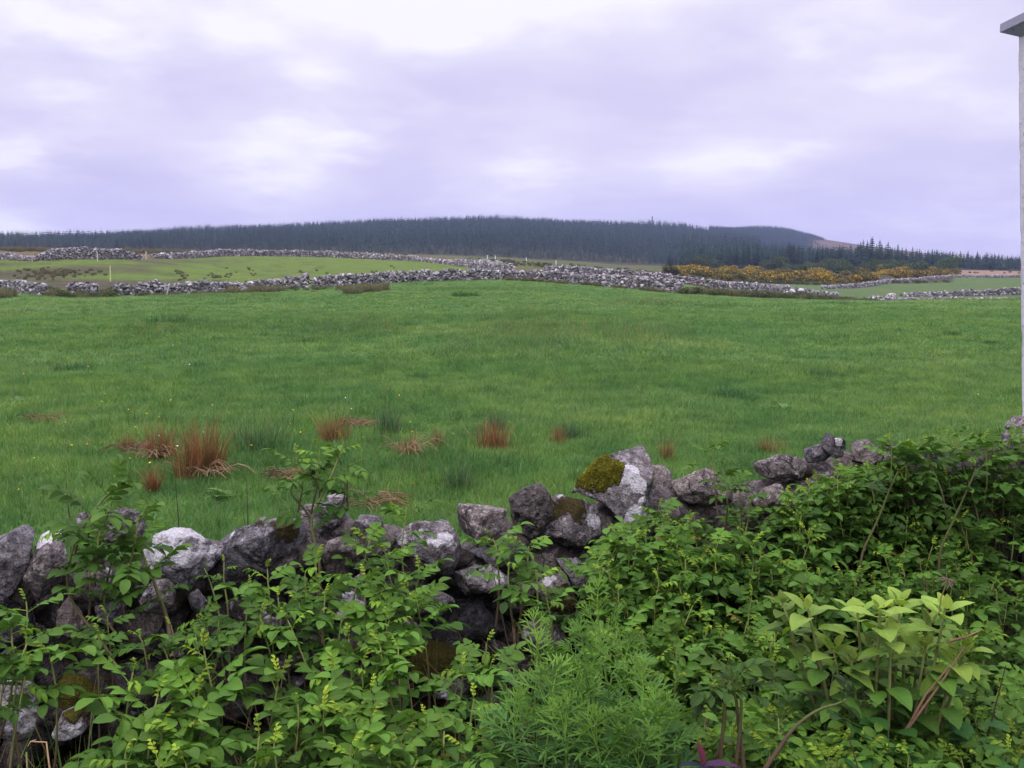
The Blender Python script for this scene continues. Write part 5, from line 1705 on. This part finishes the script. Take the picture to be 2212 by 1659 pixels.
# ------------------------------------------------------------------ the big pale-leaved shrub
def build_hydrangea():
    rng = np.random.default_rng(57)
    p0 = at(1900, 1560, 2.45)
    root = empty('hydrangea', np.array([p0[0], p0[1], 0.0]), 'big leaved pale yellow green hydrangea in front of the rose bushes, right foreground', 'hydrangea')
    stems = [  # tip u, v, scale, lightness
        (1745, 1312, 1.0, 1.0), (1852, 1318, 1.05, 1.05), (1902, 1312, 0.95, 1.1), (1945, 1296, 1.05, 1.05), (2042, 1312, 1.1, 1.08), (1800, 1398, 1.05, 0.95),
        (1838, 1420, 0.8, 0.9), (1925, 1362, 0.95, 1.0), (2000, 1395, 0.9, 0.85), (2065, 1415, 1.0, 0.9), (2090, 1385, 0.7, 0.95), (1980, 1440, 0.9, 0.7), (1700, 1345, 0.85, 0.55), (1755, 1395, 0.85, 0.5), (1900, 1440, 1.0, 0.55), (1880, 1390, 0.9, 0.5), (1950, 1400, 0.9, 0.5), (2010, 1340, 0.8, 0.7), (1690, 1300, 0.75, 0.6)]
    foot = at(1935, 1640, 2.5)
    foot[2] = 0.02
    for k, (u, v, s, li) in enumerate(stems):
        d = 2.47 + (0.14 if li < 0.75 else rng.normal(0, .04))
        tip = at(u, v, d)
        base = foot + np.array([(tip[0] - foot[0]) * 0.25, rng.normal(0, .04), 0.0])
        pts = bez(base, np.array([tip[0] * .6 + base[0] * .4, (base[1] + tip[1]) / 2, tip[2] * 0.6]), tip, 12)
        sm = MB()
        tt = np.linspace(0, 1, 12)[:, None]
        tube(sm, pts, np.linspace(0.006, 0.003, 12), np.array([0.14, 0.09, 0.055]) * (1 - tt) + np.array([0.20, 0.24, 0.07]) * tt, seg=6)
        st = sm.build('stem', M['stem'], root)
        lv = MB()
        tg = pts[-1] - pts[-3]; tg /= np.linalg.norm(tg)
        a0 = rng.uniform(0, np.pi)
        for j in (-3, -2, -1, 0, 1, 2, 3):       # opposite pairs, each turned a quarter
            for sd in (0, 1):
                az = a0 + j * np.pi / 2 + sd * np.pi + rng.normal(0, .22)
                jj = max(j, 0)
                el = R([2, 28, 50, 70][jj]) + rng.normal(0, .16)
                L = [0.090, 0.083, 0.062, 0.036][jj] * s * rng.uniform(.85, 1.15)
                p = tip - tg * [0.060, 0.028, 0.010, 0.0][jj]
                if j < 0:
                    p = pts[11 + 2 * j - (1 if j == -1 else 0)] + rng.normal(0, .004, 3)
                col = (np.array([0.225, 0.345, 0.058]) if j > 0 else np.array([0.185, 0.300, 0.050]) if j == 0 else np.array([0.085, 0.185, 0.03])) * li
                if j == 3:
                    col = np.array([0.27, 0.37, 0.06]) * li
                out = np.array([math.cos(az), math.sin(az), 0])
                p1 = p + out * 0.012
                tube(lv, [p, p1], [0.0018, 0.0014], col, seg=4)
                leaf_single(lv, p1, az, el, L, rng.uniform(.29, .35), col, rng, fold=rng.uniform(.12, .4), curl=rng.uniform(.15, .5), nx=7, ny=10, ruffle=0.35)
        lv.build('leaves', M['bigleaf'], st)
    # last year's flower head, dry and brown
    sm = MB()
    t0 = at(2028, 1330, 2.44)
    h = at(2048, 1252, 2.44)
    tube(sm, [t0, t0 * .5 + h * .5 + np.array([-.006, 0, 0]), h], [0.0022, 0.0016, 0.0014], (0.16, 0.15, 0.06), seg=5)
    for _ in range(30):
        e = h + np.array([rng.normal(0, .016), rng.normal(0, .014), rng.normal(-0.004, .009)])
        tube(sm, [h, (h + e) / 2 + rng.normal(0, .004, 3), e], [0.0009, 0.0008, 0.0006], (0.20, 0.15, 0.10), seg=3)
    o = sm.build('dead_flower_head', M['stem'], root)
    o['label'] = 'dry brown flower head on a thin stalk'
    sm = MB()
    for (a, b, c) in [((1960, 1575), (2030, 1480), (2085, 1395)), ((1950, 1590), (2000, 1500), (2050, 1440)), ((2050, 1385), (2090, 1375), (2118, 1362))]:
        tube(sm, [at(*a, 2.42), at(*b, 2.42), at(*c, 2.42)], [0.004, 0.003, 0.002], (0.20, 0.12, 0.07), seg=5)
    sm.build('old_twigs', M['stem'], root)


def build_low_herbs():
    rng = np.random.default_rng(63)
    # purple leaved sprig
    p = at(1520, 1655, 2.08)
    root = empty('purple_plant', np.array([p[0], p[1], 0.0]), 'small sprig of dark purple leaves at the bottom edge', 'plant')
    mb = MB()
    for az, el, L, c in [(0.05, 0.22, 0.085, (0.075, 0.03, 0.085)), (1.9, 1.25, 0.055, (0.10, 0.018, 0.035)), (3.2, 0.3, 0.06, (0.03, 0.028, 0.06)), (4.6, 0.3, 0.06, (0.03, 0.03, 0.07)), (5.4, 0.1, 0.07, (0.035, 0.028, 0.07))]:
        leaf_single(mb, p, az, el, L, 0.17, c, rng, curl=.3)
    mb.build('leaves', M['bigleaf'], root)
    sm = MB()
    tube(sm, [[p[0], p[1], 0], p], [0.004, 0.003], (0.08, 0.03, 0.04), seg=5)
    sm.build('stem', M['stem'], root)
    # round dark leaves in the shade
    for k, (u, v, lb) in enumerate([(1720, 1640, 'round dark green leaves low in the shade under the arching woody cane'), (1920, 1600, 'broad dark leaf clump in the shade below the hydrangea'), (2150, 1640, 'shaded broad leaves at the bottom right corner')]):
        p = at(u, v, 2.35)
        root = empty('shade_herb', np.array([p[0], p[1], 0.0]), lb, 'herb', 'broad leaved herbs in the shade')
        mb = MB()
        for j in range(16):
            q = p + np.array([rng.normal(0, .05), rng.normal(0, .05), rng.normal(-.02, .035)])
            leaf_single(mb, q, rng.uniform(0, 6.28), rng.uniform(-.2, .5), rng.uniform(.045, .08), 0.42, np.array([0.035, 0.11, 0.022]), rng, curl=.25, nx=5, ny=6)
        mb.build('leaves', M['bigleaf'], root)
        sm = MB()
        for j in range(6):
            tube(sm, [[p[0] + rng.normal(0, .02), p[1] + rng.normal(0, .02), 0], p + rng.normal(0, .03, 3)], [0.002, 0.0016], (0.06, 0.1, 0.03), seg=4)
        sm.build('stems', M['stem'], root)
    # low herbage that closes the ground at the foot of the wall
    mb = MB()
    for _ in range(1500):
        x = rng.uniform(-2.2, 2.8)
        y = rng.uniform(1.3, WALL_A + WALL_B * x)
        blades_p = np.array([x, y, 0.0])
        for j in range(2):
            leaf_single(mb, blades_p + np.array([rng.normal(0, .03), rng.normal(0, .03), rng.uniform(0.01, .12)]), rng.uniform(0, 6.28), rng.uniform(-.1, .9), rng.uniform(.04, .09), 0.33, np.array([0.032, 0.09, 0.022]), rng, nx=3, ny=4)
    for _ in range(160):
        x = rng.uniform(-1.6, 2.0)
        y = rng.uniform(1.9, WALL_A + WALL_B * x - 0.1)
        b = MB()
        blades(b, 10, .05, .18, .45, .006, [(0.10, 0.20, 0.04), (0.075, 0.16, 0.035), (0.24, 0.20, 0.09)], .5, rng, segs=4)
        mb.add(b.v[0] + [x, y, 0], b.f[0], b.c[0])
    for _ in range(90):        # dead stems and twigs among the growth
        x = rng.uniform(-1.6, 2.4)
        y = rng.uniform(2.0, WALL_A + WALL_B * x - 0.12)
        p = np.array([x, y, 0.0])
        q = p + [rng.normal(0, .16), rng.normal(0, .08), rng.uniform(.2, .62)]
        tube(mb, [p, (p + q) / 2 + rng.normal(0, .03, 3), q], [.0035, .0025, .0012], np.array([0.16, 0.11, 0.075]) * rng.uniform(.5, 1.5), seg=4)
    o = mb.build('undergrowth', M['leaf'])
    tag(o, 'low dark green leafy undergrowth at the foot of the wall', 'undergrowth', None, 'stuff')
# ------------------------------------------------------------------ gorse, bushes, conifers
def leafy_blob(mb, rx, ry, rz, n, leaf, cols, probs, rng, m=None, flowers=None):
    """small faces spread through a lumpy crown, base at z = 0"""
    lumps = np.clip(rng.normal(size=(9, 3)), -1.25, 1.25) * [rx * .40, ry * .40, rz * .24] + [0, 0, rz * .46]
    lumps[0] = [0, 0, rz * .4]
    rad = rng.uniform(.36, .55, 9)
    rad[0] = .62
    k = rng.integers(0, 9, n)
    d = rng.normal(size=(n, 3))
    d /= np.linalg.norm(d, axis=1)[:, None]
    r = rng.uniform(.45, 1.0, n) ** .5
    p = lumps[k] + d * (rad[k] * r)[:, None] * [rx, ry, rz * .8]
    p[:, 2] = np.abs(p[:, 2])
    nrm = d + rng.normal(0, .6, (n, 3))
    nrm /= np.linalg.norm(nrm, axis=1)[:, None]
    a = np.cross(nrm, rng.normal(size=(n, 3))); a /= np.linalg.norm(a, axis=1)[:, None]
    b = np.cross(nrm, a)
    s = leaf * rng.uniform(.6, 1.4, n)
    v = np.stack([p - a * s[:, None], p + b * s[:, None] * .7, p + a * s[:, None], p - b * s[:, None] * .7], 1).reshape(-1, 3)
    f = np.arange(n * 4).reshape(-1, 4)
    ci = rng.choice(len(cols), n, p=probs)
    c = np.array(cols)[ci] * rng.uniform(.75, 1.25, (n, 1))
    mb.add(v, f, np.repeat(c, 4, 0))


def place_copies(proto, spots, rng, group, labels, zs=(0.8, 1.2)):
    for k, (p, s) in enumerate(spots):
        src = proto[k % len(proto)]
        o = src if k < len(proto) else src.copy()
        if k >= len(proto):
            COL.objects.link(o)
            for ch in src.children:
                c = ch.copy()
                COL.objects.link(c)
                c.parent = o
        o.location = p
        o.rotation_euler = (0, 0, rng.uniform(0, 6.28))
        o.scale = (s, s, s * rng.uniform(*zs))
        o['label'] = labels(p)
        o['group'] = group


def build_gorse():
    rng = np.random.default_rng(71)
    YEL = [(0.42, 0.265, 0.018), (0.33, 0.19, 0.016), (0.070, 0.085, 0.030), (0.105, 0.088, 0.036), (0.50, 0.35, 0.03)]
    protos = []
    for k in range(5):
        mb = MB()
        pr = [[.20, .18, .32, .22, .08], [.26, .18, .28, .16, .12], [.10, .10, .46, .30, .04], [.05, .05, .56, .32, .02], [.20, .18, .34, .22, .06]][k]
        leafy_blob(mb, 3.4, 2.6, 1.9, 1700, 0.17, YEL, pr, rng)
        o = mb.build('gorse_bush', M['farleaf'])
        o['category'] = 'gorse'
        protos.append(o)
    spots = []
    # one bank along the middle, one to the right
    for k in range(125):
        u = rng.uniform(1440, 1885)
        if u > 1720 and rng.uniform() < .2:
            continue
        d = rng.uniform(254, 345)
        spots.append((gpoint(u, d), rng.uniform(.75, 1.35)))
    for k in range(46):
        u = rng.uniform(1895, 2062)
        d = rng.uniform(315, 400)
        spots.append((gpoint(u, d), rng.uniform(.75, 1.2)))
    la = lambda p: 'orange yellow flowering gorse bush in the %s bank of gorse' % ('long middle' if p[0] / p[1] < lat(1890) else 'smaller right hand')
    place_copies(protos, spots, rng, 'gorse bushes in bloom', la)
    # green scrub bushes behind the gorse
    G = [(0.060, 0.088, 0.036), (0.045, 0.072, 0.032), (0.085, 0.115, 0.048)]
    gp = []
    for k in range(3):
        mb = MB()
        leafy_blob(mb, 4.0, 3.0, 3.4, 1300, 0.26, G, [.4, .35, .25], rng)
        o = mb.build('scrub_bush', M['farleaf'])
        o['category'] = 'bush'
        gp.append(o)
    sp = [(gpoint(rng.uniform(1700, 1990), rng.uniform(352, 430)), rng.uniform(.9, 1.25)) for _ in range(34)]
    place_copies(gp, sp, rng, 'willow scrub behind the gorse', lambda p: 'rounded grey green scrub bush behind the gorse')
    # pale broadleaf trees at the foot of the plantation
    for k, (u, d, s, lb) in enumerate([(2058, 430, 1.5, 'round light green broadleaf tree below the conifers near the right edge'), (1672, 430, 1.35, 'dull green broadleaf tree at the left end of the gorse'), (1500, 440, 1.5, 'wide bushy broadleaf tree before the conifers above the gorse'), (1530, 450, 1.4, 'second bushy broadleaf tree above the left end of the gorse')]):
        p = gpoint(u, d)
        root = empty('broadleaf_tree', p, lb, 'tree')
        mb = MB()
        leafy_blob(mb, 5.0 * s, 4 * s, 4.6 * s, 1500, 0.34, [(0.07, 0.115, 0.04), (0.055, 0.09, 0.036)] if k == 0 else [(0.05, 0.075, 0.034), (0.065, 0.085, 0.038)], [.5, .5], rng)
        mb.v[0] = mb.v[0] + p
        mb.build('crown', M['farleaf'], root)
        t = MB()
        tube(t, [p - [0, 0, .2], p + [0, 0, 3.0 * s]], [.3, .18], (0.06, 0.05, 0.04), seg=6)
        t.build('trunk', M['plain'], root)
    # low scrub along the foot of the middle wall, and rushes in front of the left walls
    src = []
    for k, cols in enumerate([[(0.13, 0.115, 0.075), (0.090, 0.115, 0.055), (0.15, 0.115, 0.085)], [(0.095, 0.115, 0.048), (0.075, 0.10, 0.042)]]):
        mb = MB()
        leafy_blob(mb, .75, .75, .62, 320, 0.07, cols, [1 / len(cols)] * len(cols), rng)
        src.append(mb.build('t', M['farleaf'], link=False))
    for k in range(2):
        mb = MB()
        blades(mb, 130, .42, .35, .85, .034, [(0.15, 0.125, 0.07), (0.12, 0.125, 0.06), (0.10, 0.145, 0.055), (0.18, 0.135, 0.08)], .5, rng)
        src.append(mb.build('t', M['rush'], link=False))
    P, I, S = [], [], []

    def strip(u0, u1, dd0, dd1, n, kinds, s0, s1, base=None):
        for _ in range(n):
            u = rng.uniform(u0, u1)
            dw = float(np.interp(u, W1U, W1D)) if base is None else base
            P.append(gpoint(u, dw + rng.uniform(dd0, dd1)))
            I.append(int(rng.choice(kinds)))
            S.append(rng.uniform(s0, s1))
    strip(1478, 1890, -4, 3, 200, [0, 1, 1, 3], .4, 1.0)
    strip(1880, 2260, -6, -1.5, 50, [1, 3], .3, .55)
    strip(240, 690, -8, -1.6, 60, [1, 2, 3, 3], .25, .55)
    strip(100, 250, -5, 4, 50, [1, 2], .5, 1.0)
    strip(640, 860, -16, -5, 18, [2, 3], .3, .6)
    strip(490, 610, -10, -4, 24, [2, 3], .45, .85)
    strip(-60, 20, -30, -14, 30, [2], .5, 1.0)
    strip(740, 830, -30, -18, 24, [2], .5, .9)
    strip(1090, 1480, -2.0, -.8, 60, [3], .35, .6)
    # heathery patches on the left hill pasture
    for (u, v, wu, n) in [(120, 590, 90, 90), (385, 588, 10, 6), (395, 600, 12, 8), (460, 598, 22, 10), (500, 596, 22, 8), (545, 590, 18, 6), (700, 588, 60, 6), (850, 585, 50, 5), (90, 600, 70, 24), (1120, 556, 26, 10)]:
        for _ in range(n):
            q = on_ground(u + rng.normal(0, wu * .5), v + rng.normal(0, 4), dmin=60)
            P.append(q); I.append(int(rng.choice([0, 3, 3]))); S.append(rng.uniform(.25, .5))
    strip(1000, 1560, 80, 190, 130, [0, 1, 1], .5, 1.2, base=80)
    strip(1480, 2060, -6, 3, 60, [1, 1, 3], .8, 1.5, base=252)
    strip(-200, 880, 20, 90, 260, [2, 2, 2, 0], 1.0, 2.0, base=200)
    strip(2060, 2290, -10, 60, 24, [2, 3], .8, 1.4, base=400)
    n = len(P)
    scatter('scrub', np.array(P), np.stack([rng.normal(0, .06, n), rng.normal(0, .06, n), rng.uniform(0, 6.28, n)], 1), np.repeat(np.array(S)[:, None], 3, 1), np.array(I), src, 'heather, bramble and rush scrub along the walls and banks', 'scrub')


def conifer_mesh(seed, h=1.0, whorls=13, per=8):
    """crown faces of a spruce of height 1"""
    rng = np.random.default_rng(seed)
    mb = MB()
    V, Fc, C = [], [], []
    n = 0
    for w in range(whorls):
        t = w / (whorls - 1)
        z = 0.07 + 0.90 * t ** .95
        L = (0.235 * (1 - t) ** .8 + 0.012) * rng.uniform(.8, 1.2)
        for k in range(per):
            a = k * 2 * np.pi / per + rng.uniform(-.35, .35) + w * .7
            l = L * rng.uniform(.65, 1.2)
            dr = rng.uniform(.15, .45) * (1 - .6 * t)
            o = np.array([math.cos(a), math.sin(a), 0])
            s = np.array([-math.sin(a), math.cos(a), 0])
            wd = l * rng.uniform(.28, .42)
            p0 = np.array([0, 0, z + .03])
            p1 = o * l * .55 + [0, 0, z - dr * l * .3]
            p2 = o * l + [0, 0, z - dr * l]
            V += [p0, p1 - s * wd - [0, 0, .018], p1 + [0, 0, .012], p1 + s * wd - [0, 0, .018], p2]
            Fc += [[n, n + 1, n + 2, -1], [n, n + 2, n + 3, -1], [n + 1, n + 4, n + 2, -1], [n + 2, n + 4, n + 3, -1]]
            b = rng.uniform(.7, 1.3)
            base = np.array([0.020, 0.035, 0.027])
            C += [base * b * .8, base * b, base * b * 1.1, base * b, base * b * 1.25]
            n += 5
    mb.add(np.array(V) * [1, 1, h], np.array(Fc), np.array(C))
    tube(mb, [[0, 0, .93], [0, 0, 1.03]], [.006, .001], (0.03, 0.045, 0.03), seg=3)
    return mb


def build_forest():
    rng = np.random.default_rng(83)
    # individual trees of the near belt at the right and the left skyline
    protos = []
    for k in range(5):
        root = bpy.data.objects.new('conifer', None)
        COL.objects.link(root)
        root['category'] = 'conifer'
        conifer_mesh(700 + k, whorls=15, per=9).build('crown', M['conifer'], root)
        t = MB()
        tube(t, [[0, 0, -.02], [0, 0, .9]], [.016, .004], (0.05, 0.04, 0.035), seg=5)
        t.build('trunk', M['plain'], root)
        protos.append(root)
    spots = []

    def tree(u, d, h):
        spots.append((gpoint(u, d), h))
    for k in range(190):                      # belt behind the gorse
        u = rng.uniform(1440, 2230)
        d = np.interp(u, [1440, 1900, 1950, 2060, 2210], [470, 478, 500, 540, 640]) + rng.uniform(0, 45)
        top = np.interp(u, [1440, 1500, 1560, 1640, 1700, 1760, 1830, 1870, 1885, 1905, 1940, 1960, 2060, 2130, 2212], [545, 530, 528, 527, 525, 532, 530, 518, 514, 520, 526, 532, 540, 544, 556])
        b = gpoint(u, d)
        h = (H + d * slope(top) - b[2]) * rng.uniform(.72, 1.03)
        tree(u, d, max(4.5, h))
    for u, v in [(1882, 512), (1898, 514), (1916, 520), (1705, 522), (1862, 519), (1775, 529)]:
        b = gpoint(u, 470)
        tree(u, 470, H + 470 * slope(v) - b[2])
    place_copies(protos[:3], spots, rng, 'conifers of the plantation belt behind the gorse', lambda p: 'dark conifer in the plantation belt behind the gorse', (.95, 1.05))
    spots = []
    for k in range(64):
        u = rng.uniform(-60, 330)
        d = rng.uniform(560, 700)
        vt = np.interp(u, [-60, 0, 60, 130, 200, 300], [515, 514, 517, 521, 514, 507])
        b = gpoint(u, d)
        h = (H + d * slope(vt) - b[2]) * rng.uniform(.7, 1.1)
        tree(u, d, np.clip(h, 4, 13))
    place_copies(protos[3:], spots, rng, 'conifers on the skyline at the left', lambda p: 'dark conifer in the thin line of trees at the far left skyline', (.95, 1.05))
    # the woods on the hills: one mass
    src = [conifer_mesh(740 + k, whorls=8, per=7).build('t', M['conifer'], link=False) for k in range(5)]
    q = conifer_mesh(760, whorls=8, per=7)
    q.c = [c * np.array([2.1, 1.45, 1.3]) for c in q.c]
    src += [q.build('t', M['conifer_brown'], link=False)]
    P, S, I = [], [], []
    U = np.arange(-500, 2801, 50)
    LU = [lat(q) for q in U]

    def fill(n, d0, d1, u0, u1, keep, hs):
        d = np.sqrt(rng.uniform(d0 * d0, d1 * d1, n))
        u = rng.uniform(u0, u1, n)
        a = np.interp(u, U, LU)
        x = a * d
        k = keep(u, d, fbm(np.stack([x, d, 0 * x], 1) * .012, 3))
        x, d, u = x[k], d[k], u[k]
        z = ground(x, d)
        P.append(np.stack([x, d, z - .2], 1))
        nz = fbm(np.stack([x, d, 0 * x + 3], 1) * .006, 3)
        h = hs(u, d) * rng.uniform(.6, 1.25, len(x)) * (1 + .4 * nz)
        S.append(np.stack([h * 1.1, h * 1.1, h], 1))
        br = (rng.uniform(0, 1, len(x)) < np.clip(1.0 - (d - 560) / 150, .03, .6)) & (u < 1400)
        I.append(np.where(br, 5, rng.integers(0, 5, len(x))))
    fill(34000, 570, 1420, -480, 1480, lambda u, d, n: (n > -.62), lambda u, d: np.interp(d, [570, 700, 800, 1400], [4.5, 6.5, 10.0, 12.5]))
    fill(4200, 500, 1420, 1470, 1640, lambda u, d, n: n > -.7, lambda u, d: np.interp(d, [500, 1400], [11, 12.5]))
    fill(7000, 520, 1300, 1600, 2330, lambda u, d, n: (d < np.interp(u, [1600, 1700, 1900, 2212, 2330], [1300, 900, 720, 900, 900])), lambda u, d: np.interp(u, [1600, 1900, 2212], [11, 9.5, 7.0]))
    fill(11000, 1420, 2050, 1530, 1792, lambda u, d, n: (n > -.8) & (u < 1758 + rng.uniform(0, 24, len(u))) & ((d > 1800) | (u < 1745 + rng.uniform(-45, 30, len(u)))), lambda u, d: np.interp(u, [1530, 1690, 1780], [12.5, 11.0, 3.5]))
    P, S, I = np.concatenate(P), np.concatenate(S), np.concatenate(I)
    n = len(P)
    scatter('conifer_forest', P, np.stack([np.zeros(n), np.zeros(n), rng.uniform(0, 6.28, n)], 1), S, I, src, 'dark conifer forest covering the low hills', 'forest')


# ------------------------------------------------------------------ light, air and camera
def build_world():
    w = bpy.data.worlds.new('World')
    SC.world = w
    w.use_nodes = True
    t = w.node_tree
    n = NT.__new__(NT)
    n.t = t
    t.nodes.clear()
    out = t.nodes.new('ShaderNodeOutputWorld')
    sky = n.node('ShaderNodeTexSky', sky_type='NISHITA', sun_disc=False, sun_elevation=R(SUN_EL), sun_rotation=R(SUN_AZ), air_density=1.0, dust_density=3.0, ozone_density=1.0)
    tc = n.node('ShaderNodeTexCoord')
    dirv = tc.outputs['Generated']
    sep = n.node('ShaderNodeSeparateXYZ', {0: dirv})
    x, y, z = sep.outputs
    zz = n.math('MAXIMUM', z, 0.0)
    k = n.math('ADD', zz, 0.22)
    pr = n.node('ShaderNodeCombineXYZ', {0: n.math('DIVIDE', x, k), 1: n.math('DIVIDE', y, k), 2: 0.0}).outputs[0]
    n1 = n.noise(pr, 0.9, 4.0, 0.5, dist=0.3)
    n2 = n.noise(pr, 3.0, 5.0, 0.52)
    cl = n.math('ADD', n.math('MULTIPLY', n1, 0.65), n.math('MULTIPLY', n2, 0.35))

    def spot(u, v, w_, amt):
        r = ray(u, v)
        r = r / np.linalg.norm(r)
        d = n.node('ShaderNodeVectorMath', {0: n.node('ShaderNodeVectorMath', {0: n.node('ShaderNodeVectorMath', {0: dirv, 1: tuple(r)}, operation='SUBTRACT').outputs[0], 1: (1.0, 1.0, w_[1])}, operation='MULTIPLY').outputs[0]}, operation='LENGTH').outputs['Value']
        wob = n.math('ADD', d, n.math('MULTIPLY', n.math('SUBTRACT', n2, 0.5), 0.22))
        return n.math('MULTIPLY', n.mrange(wob, w_[0], 0.0, 0, 1, True), amt)
    # breaks in the cloud deck and its thick parts
    s = None
    for a in [(580, 350, (0.16, 1.8), .36), (720, 245, (0.10, 1.7), .34), (1600, 370, (0.13, 1.7), .46), (1130, 350, (0.20, 1.9), .34), (40, 500, (0.16, 3.5), .40), (150, 90, (0.34, 1.6), .22), (1000, 40, (0.30, 1.8), .26), (1700, 110, (0.26, 1.6), .26), (1840, 320, (0.10, 1.6), .16),
              (1000, 230, (0.34, 2.6), -.28), (250, 260, (0.22, 2.2), -.26), (1750, 455, (0.34, 3.4), -.18), (250, 430, (0.18, 3.2), -.20), (1500, 230, (0.25, 2.6), -.12), (330, 500, (0.2, 4.0), -.10)]:
        q = spot(*a)
        s = q if s is None else n.math('ADD', s, q)
    f = n.math('ADD', n.mrange(cl, 0.36, 0.64, 0.0, 0.9), n.math('MULTIPLY', s, 1.35))
    f = n.math('ADD', f, n.mrange(z, 0.04, 0.28, -0.10, 0.35))
    cr = n.node('ShaderNodeValToRGB', {0: f})
    el = cr.color_ramp.elements
    el[0].position, el[0].color = 0.0, (0.635, 0.595, 0.885, 1)
    el[1].position, el[1].color = 1.0, (1.02, 0.99, 1.08, 1)
    e = el.new(0.45); e.color = (0.735, 0.69, 0.945, 1)
    e = el.new(0.75); e.color = (0.84, 0.80, 0.995, 1)
    # an overcast sky is about three times brighter overhead than at the horizon
    zen = n.mrange(z, 0.30, 0.95, 1.0, ZENITH, True)
    deck = n.mix(1.0, cr.outputs[0], n.node('ShaderNodeCombineColor', {0: zen, 1: zen, 2: n.math('MULTIPLY', zen, 1.0)}).outputs[0], 'MULTIPLY')
    deck10 = n.node('ShaderNodeVectorMath', {0: deck, 3: 10.0}, operation='SCALE').outputs[0]
    mixd = n.node('ShaderNodeMix', data_type='RGBA', clamp_result=False)
    t.links.new(sky.outputs[0], mixd.inputs[6])
    t.links.new(deck10, mixd.inputs[7])
    mixd.inputs[0].default_value = 0.97
    bg = n.node('ShaderNodeBackground', {'Color': mixd.outputs[2], 'Strength': 0.1})
    t.links.new(bg.outputs[0], out.inputs[0])
    sun = bpy.data.lights.new('sun', 'SUN')
    sun.energy = SUN_W
    sun.angle = R(24)
    sun.color = (1.0, 0.955, 0.92)
    o = bpy.data.objects.new('sun', sun)
    COL.objects.link(o)
    az, el_ = R(SUN_AZ), R(SUN_EL)
    d = Vector((math.sin(az) * math.cos(el_), math.cos(az) * math.cos(el_), math.sin(el_)))
    o.rotation_euler = (-d).to_track_quat('-Z', 'Y').to_euler()
    o.location = d * 50


def build_haze():
    mb = MB()
    box(mb, (-2200, -60, -24), (2200, 3000, 150))
    m = bpy.data.materials.new('haze')
    m.use_nodes = True
    t = m.node_tree
    t.nodes.clear()
    out = t.nodes.new('ShaderNodeOutputMaterial')
    v = t.nodes.new('ShaderNodeVolumePrincipled')
    v.inputs['Color'].default_value = (0.50, 0.58, 1.0, 1)
    v.inputs['Density'].default_value = HAZE
    v.inputs['Anisotropy'].default_value = 0.0
    t.links.new(v.outputs[0], out.inputs['Volume'])
    o = mb.build('haze', m, smooth=False)
    tag(o, 'thin lavender haze in the air over the whole valley', 'haze', None, 'stuff')


def build_camera():
    cam = bpy.data.cameras.new('camera')
    cam.sensor_fit = 'HORIZONTAL'
    cam.sensor_width = 36.0
    cam.lens = F / 2212.0 * 36.0
    cam.clip_start = 0.05
    cam.clip_end = 9000
    o = bpy.data.objects.new('camera', cam)
    COL.objects.link(o)
    o.location = (0, 0, H)
    o.rotation_euler = (R(90) - TH, 0, 0)
    SC.camera = o


# ------------------------------------------------------------------ build everything
SUN_EL, SUN_AZ, SUN_W, ZENITH, HAZE = 52.0, 215.0, 1.4, 3.2, 0.00014

M = {}
M['rock'] = rock_material('fieldstone')
M['farstone'] = vcol_material('far_stone', 0.9, 0.25, 5.0)
M['leaf'] = leaf_material('rose_leaf', trans=0.28)
M['feather'] = leaf_material('feathery_leaf', veins=0.0, trans=0.3)
M['bigleaf'] = leaf_material('hydrangea_leaf', veins=8.0, trans=0.3, bumpd=0.002)
M['stem'] = vcol_material('stem', 0.7, 0.3, 60.0)
M['rush'] = vcol_material('rush_stalk', 0.75, 0.25, 9.0, trans=0.2)
M['farleaf'] = vcol_material('far_leaf', 0.9, 0.3, 0.5, trans=0.2, spec=0.1)
M['conifer'] = vcol_material('conifer_needles', 0.95, 0.45, 0.02, spec=0.05, rnd=0.4)
M['conifer_brown'] = vcol_material('conifer_needles_brown', 0.95, 0.45, 0.05, spec=0.05, rnd=0.4)
M['plain'] = vcol_material('weathered_wood', 0.85, 0.25, 12.0)
M['render_wall'] = render_material('lime_render')

for fn in (build_land, build_grass, build_field_plants, build_near_wall, build_far_walls, build_posts_and_boulders, build_shed,
           build_roses, build_feathery, build_hydrangea, build_low_herbs, build_gorse, build_forest, build_world, build_haze, build_camera):
    fn()

cy = SC.cycles
cy.use_denoising = True
cy.use_adaptive_sampling = True
cy.adaptive_threshold = 0.015
cy.max_bounces = 6
cy.diffuse_bounces = 3
cy.glossy_bounces = 2
cy.transmission_bounces = 4
cy.volume_bounces = 1
cy.sample_clamp_indirect = 8.0
SC.view_settings.view_transform = 'Standard'
SC.view_settings.look = 'None'
SC.view_settings.exposure = 0.0
SC.view_settings.gamma = 1.0
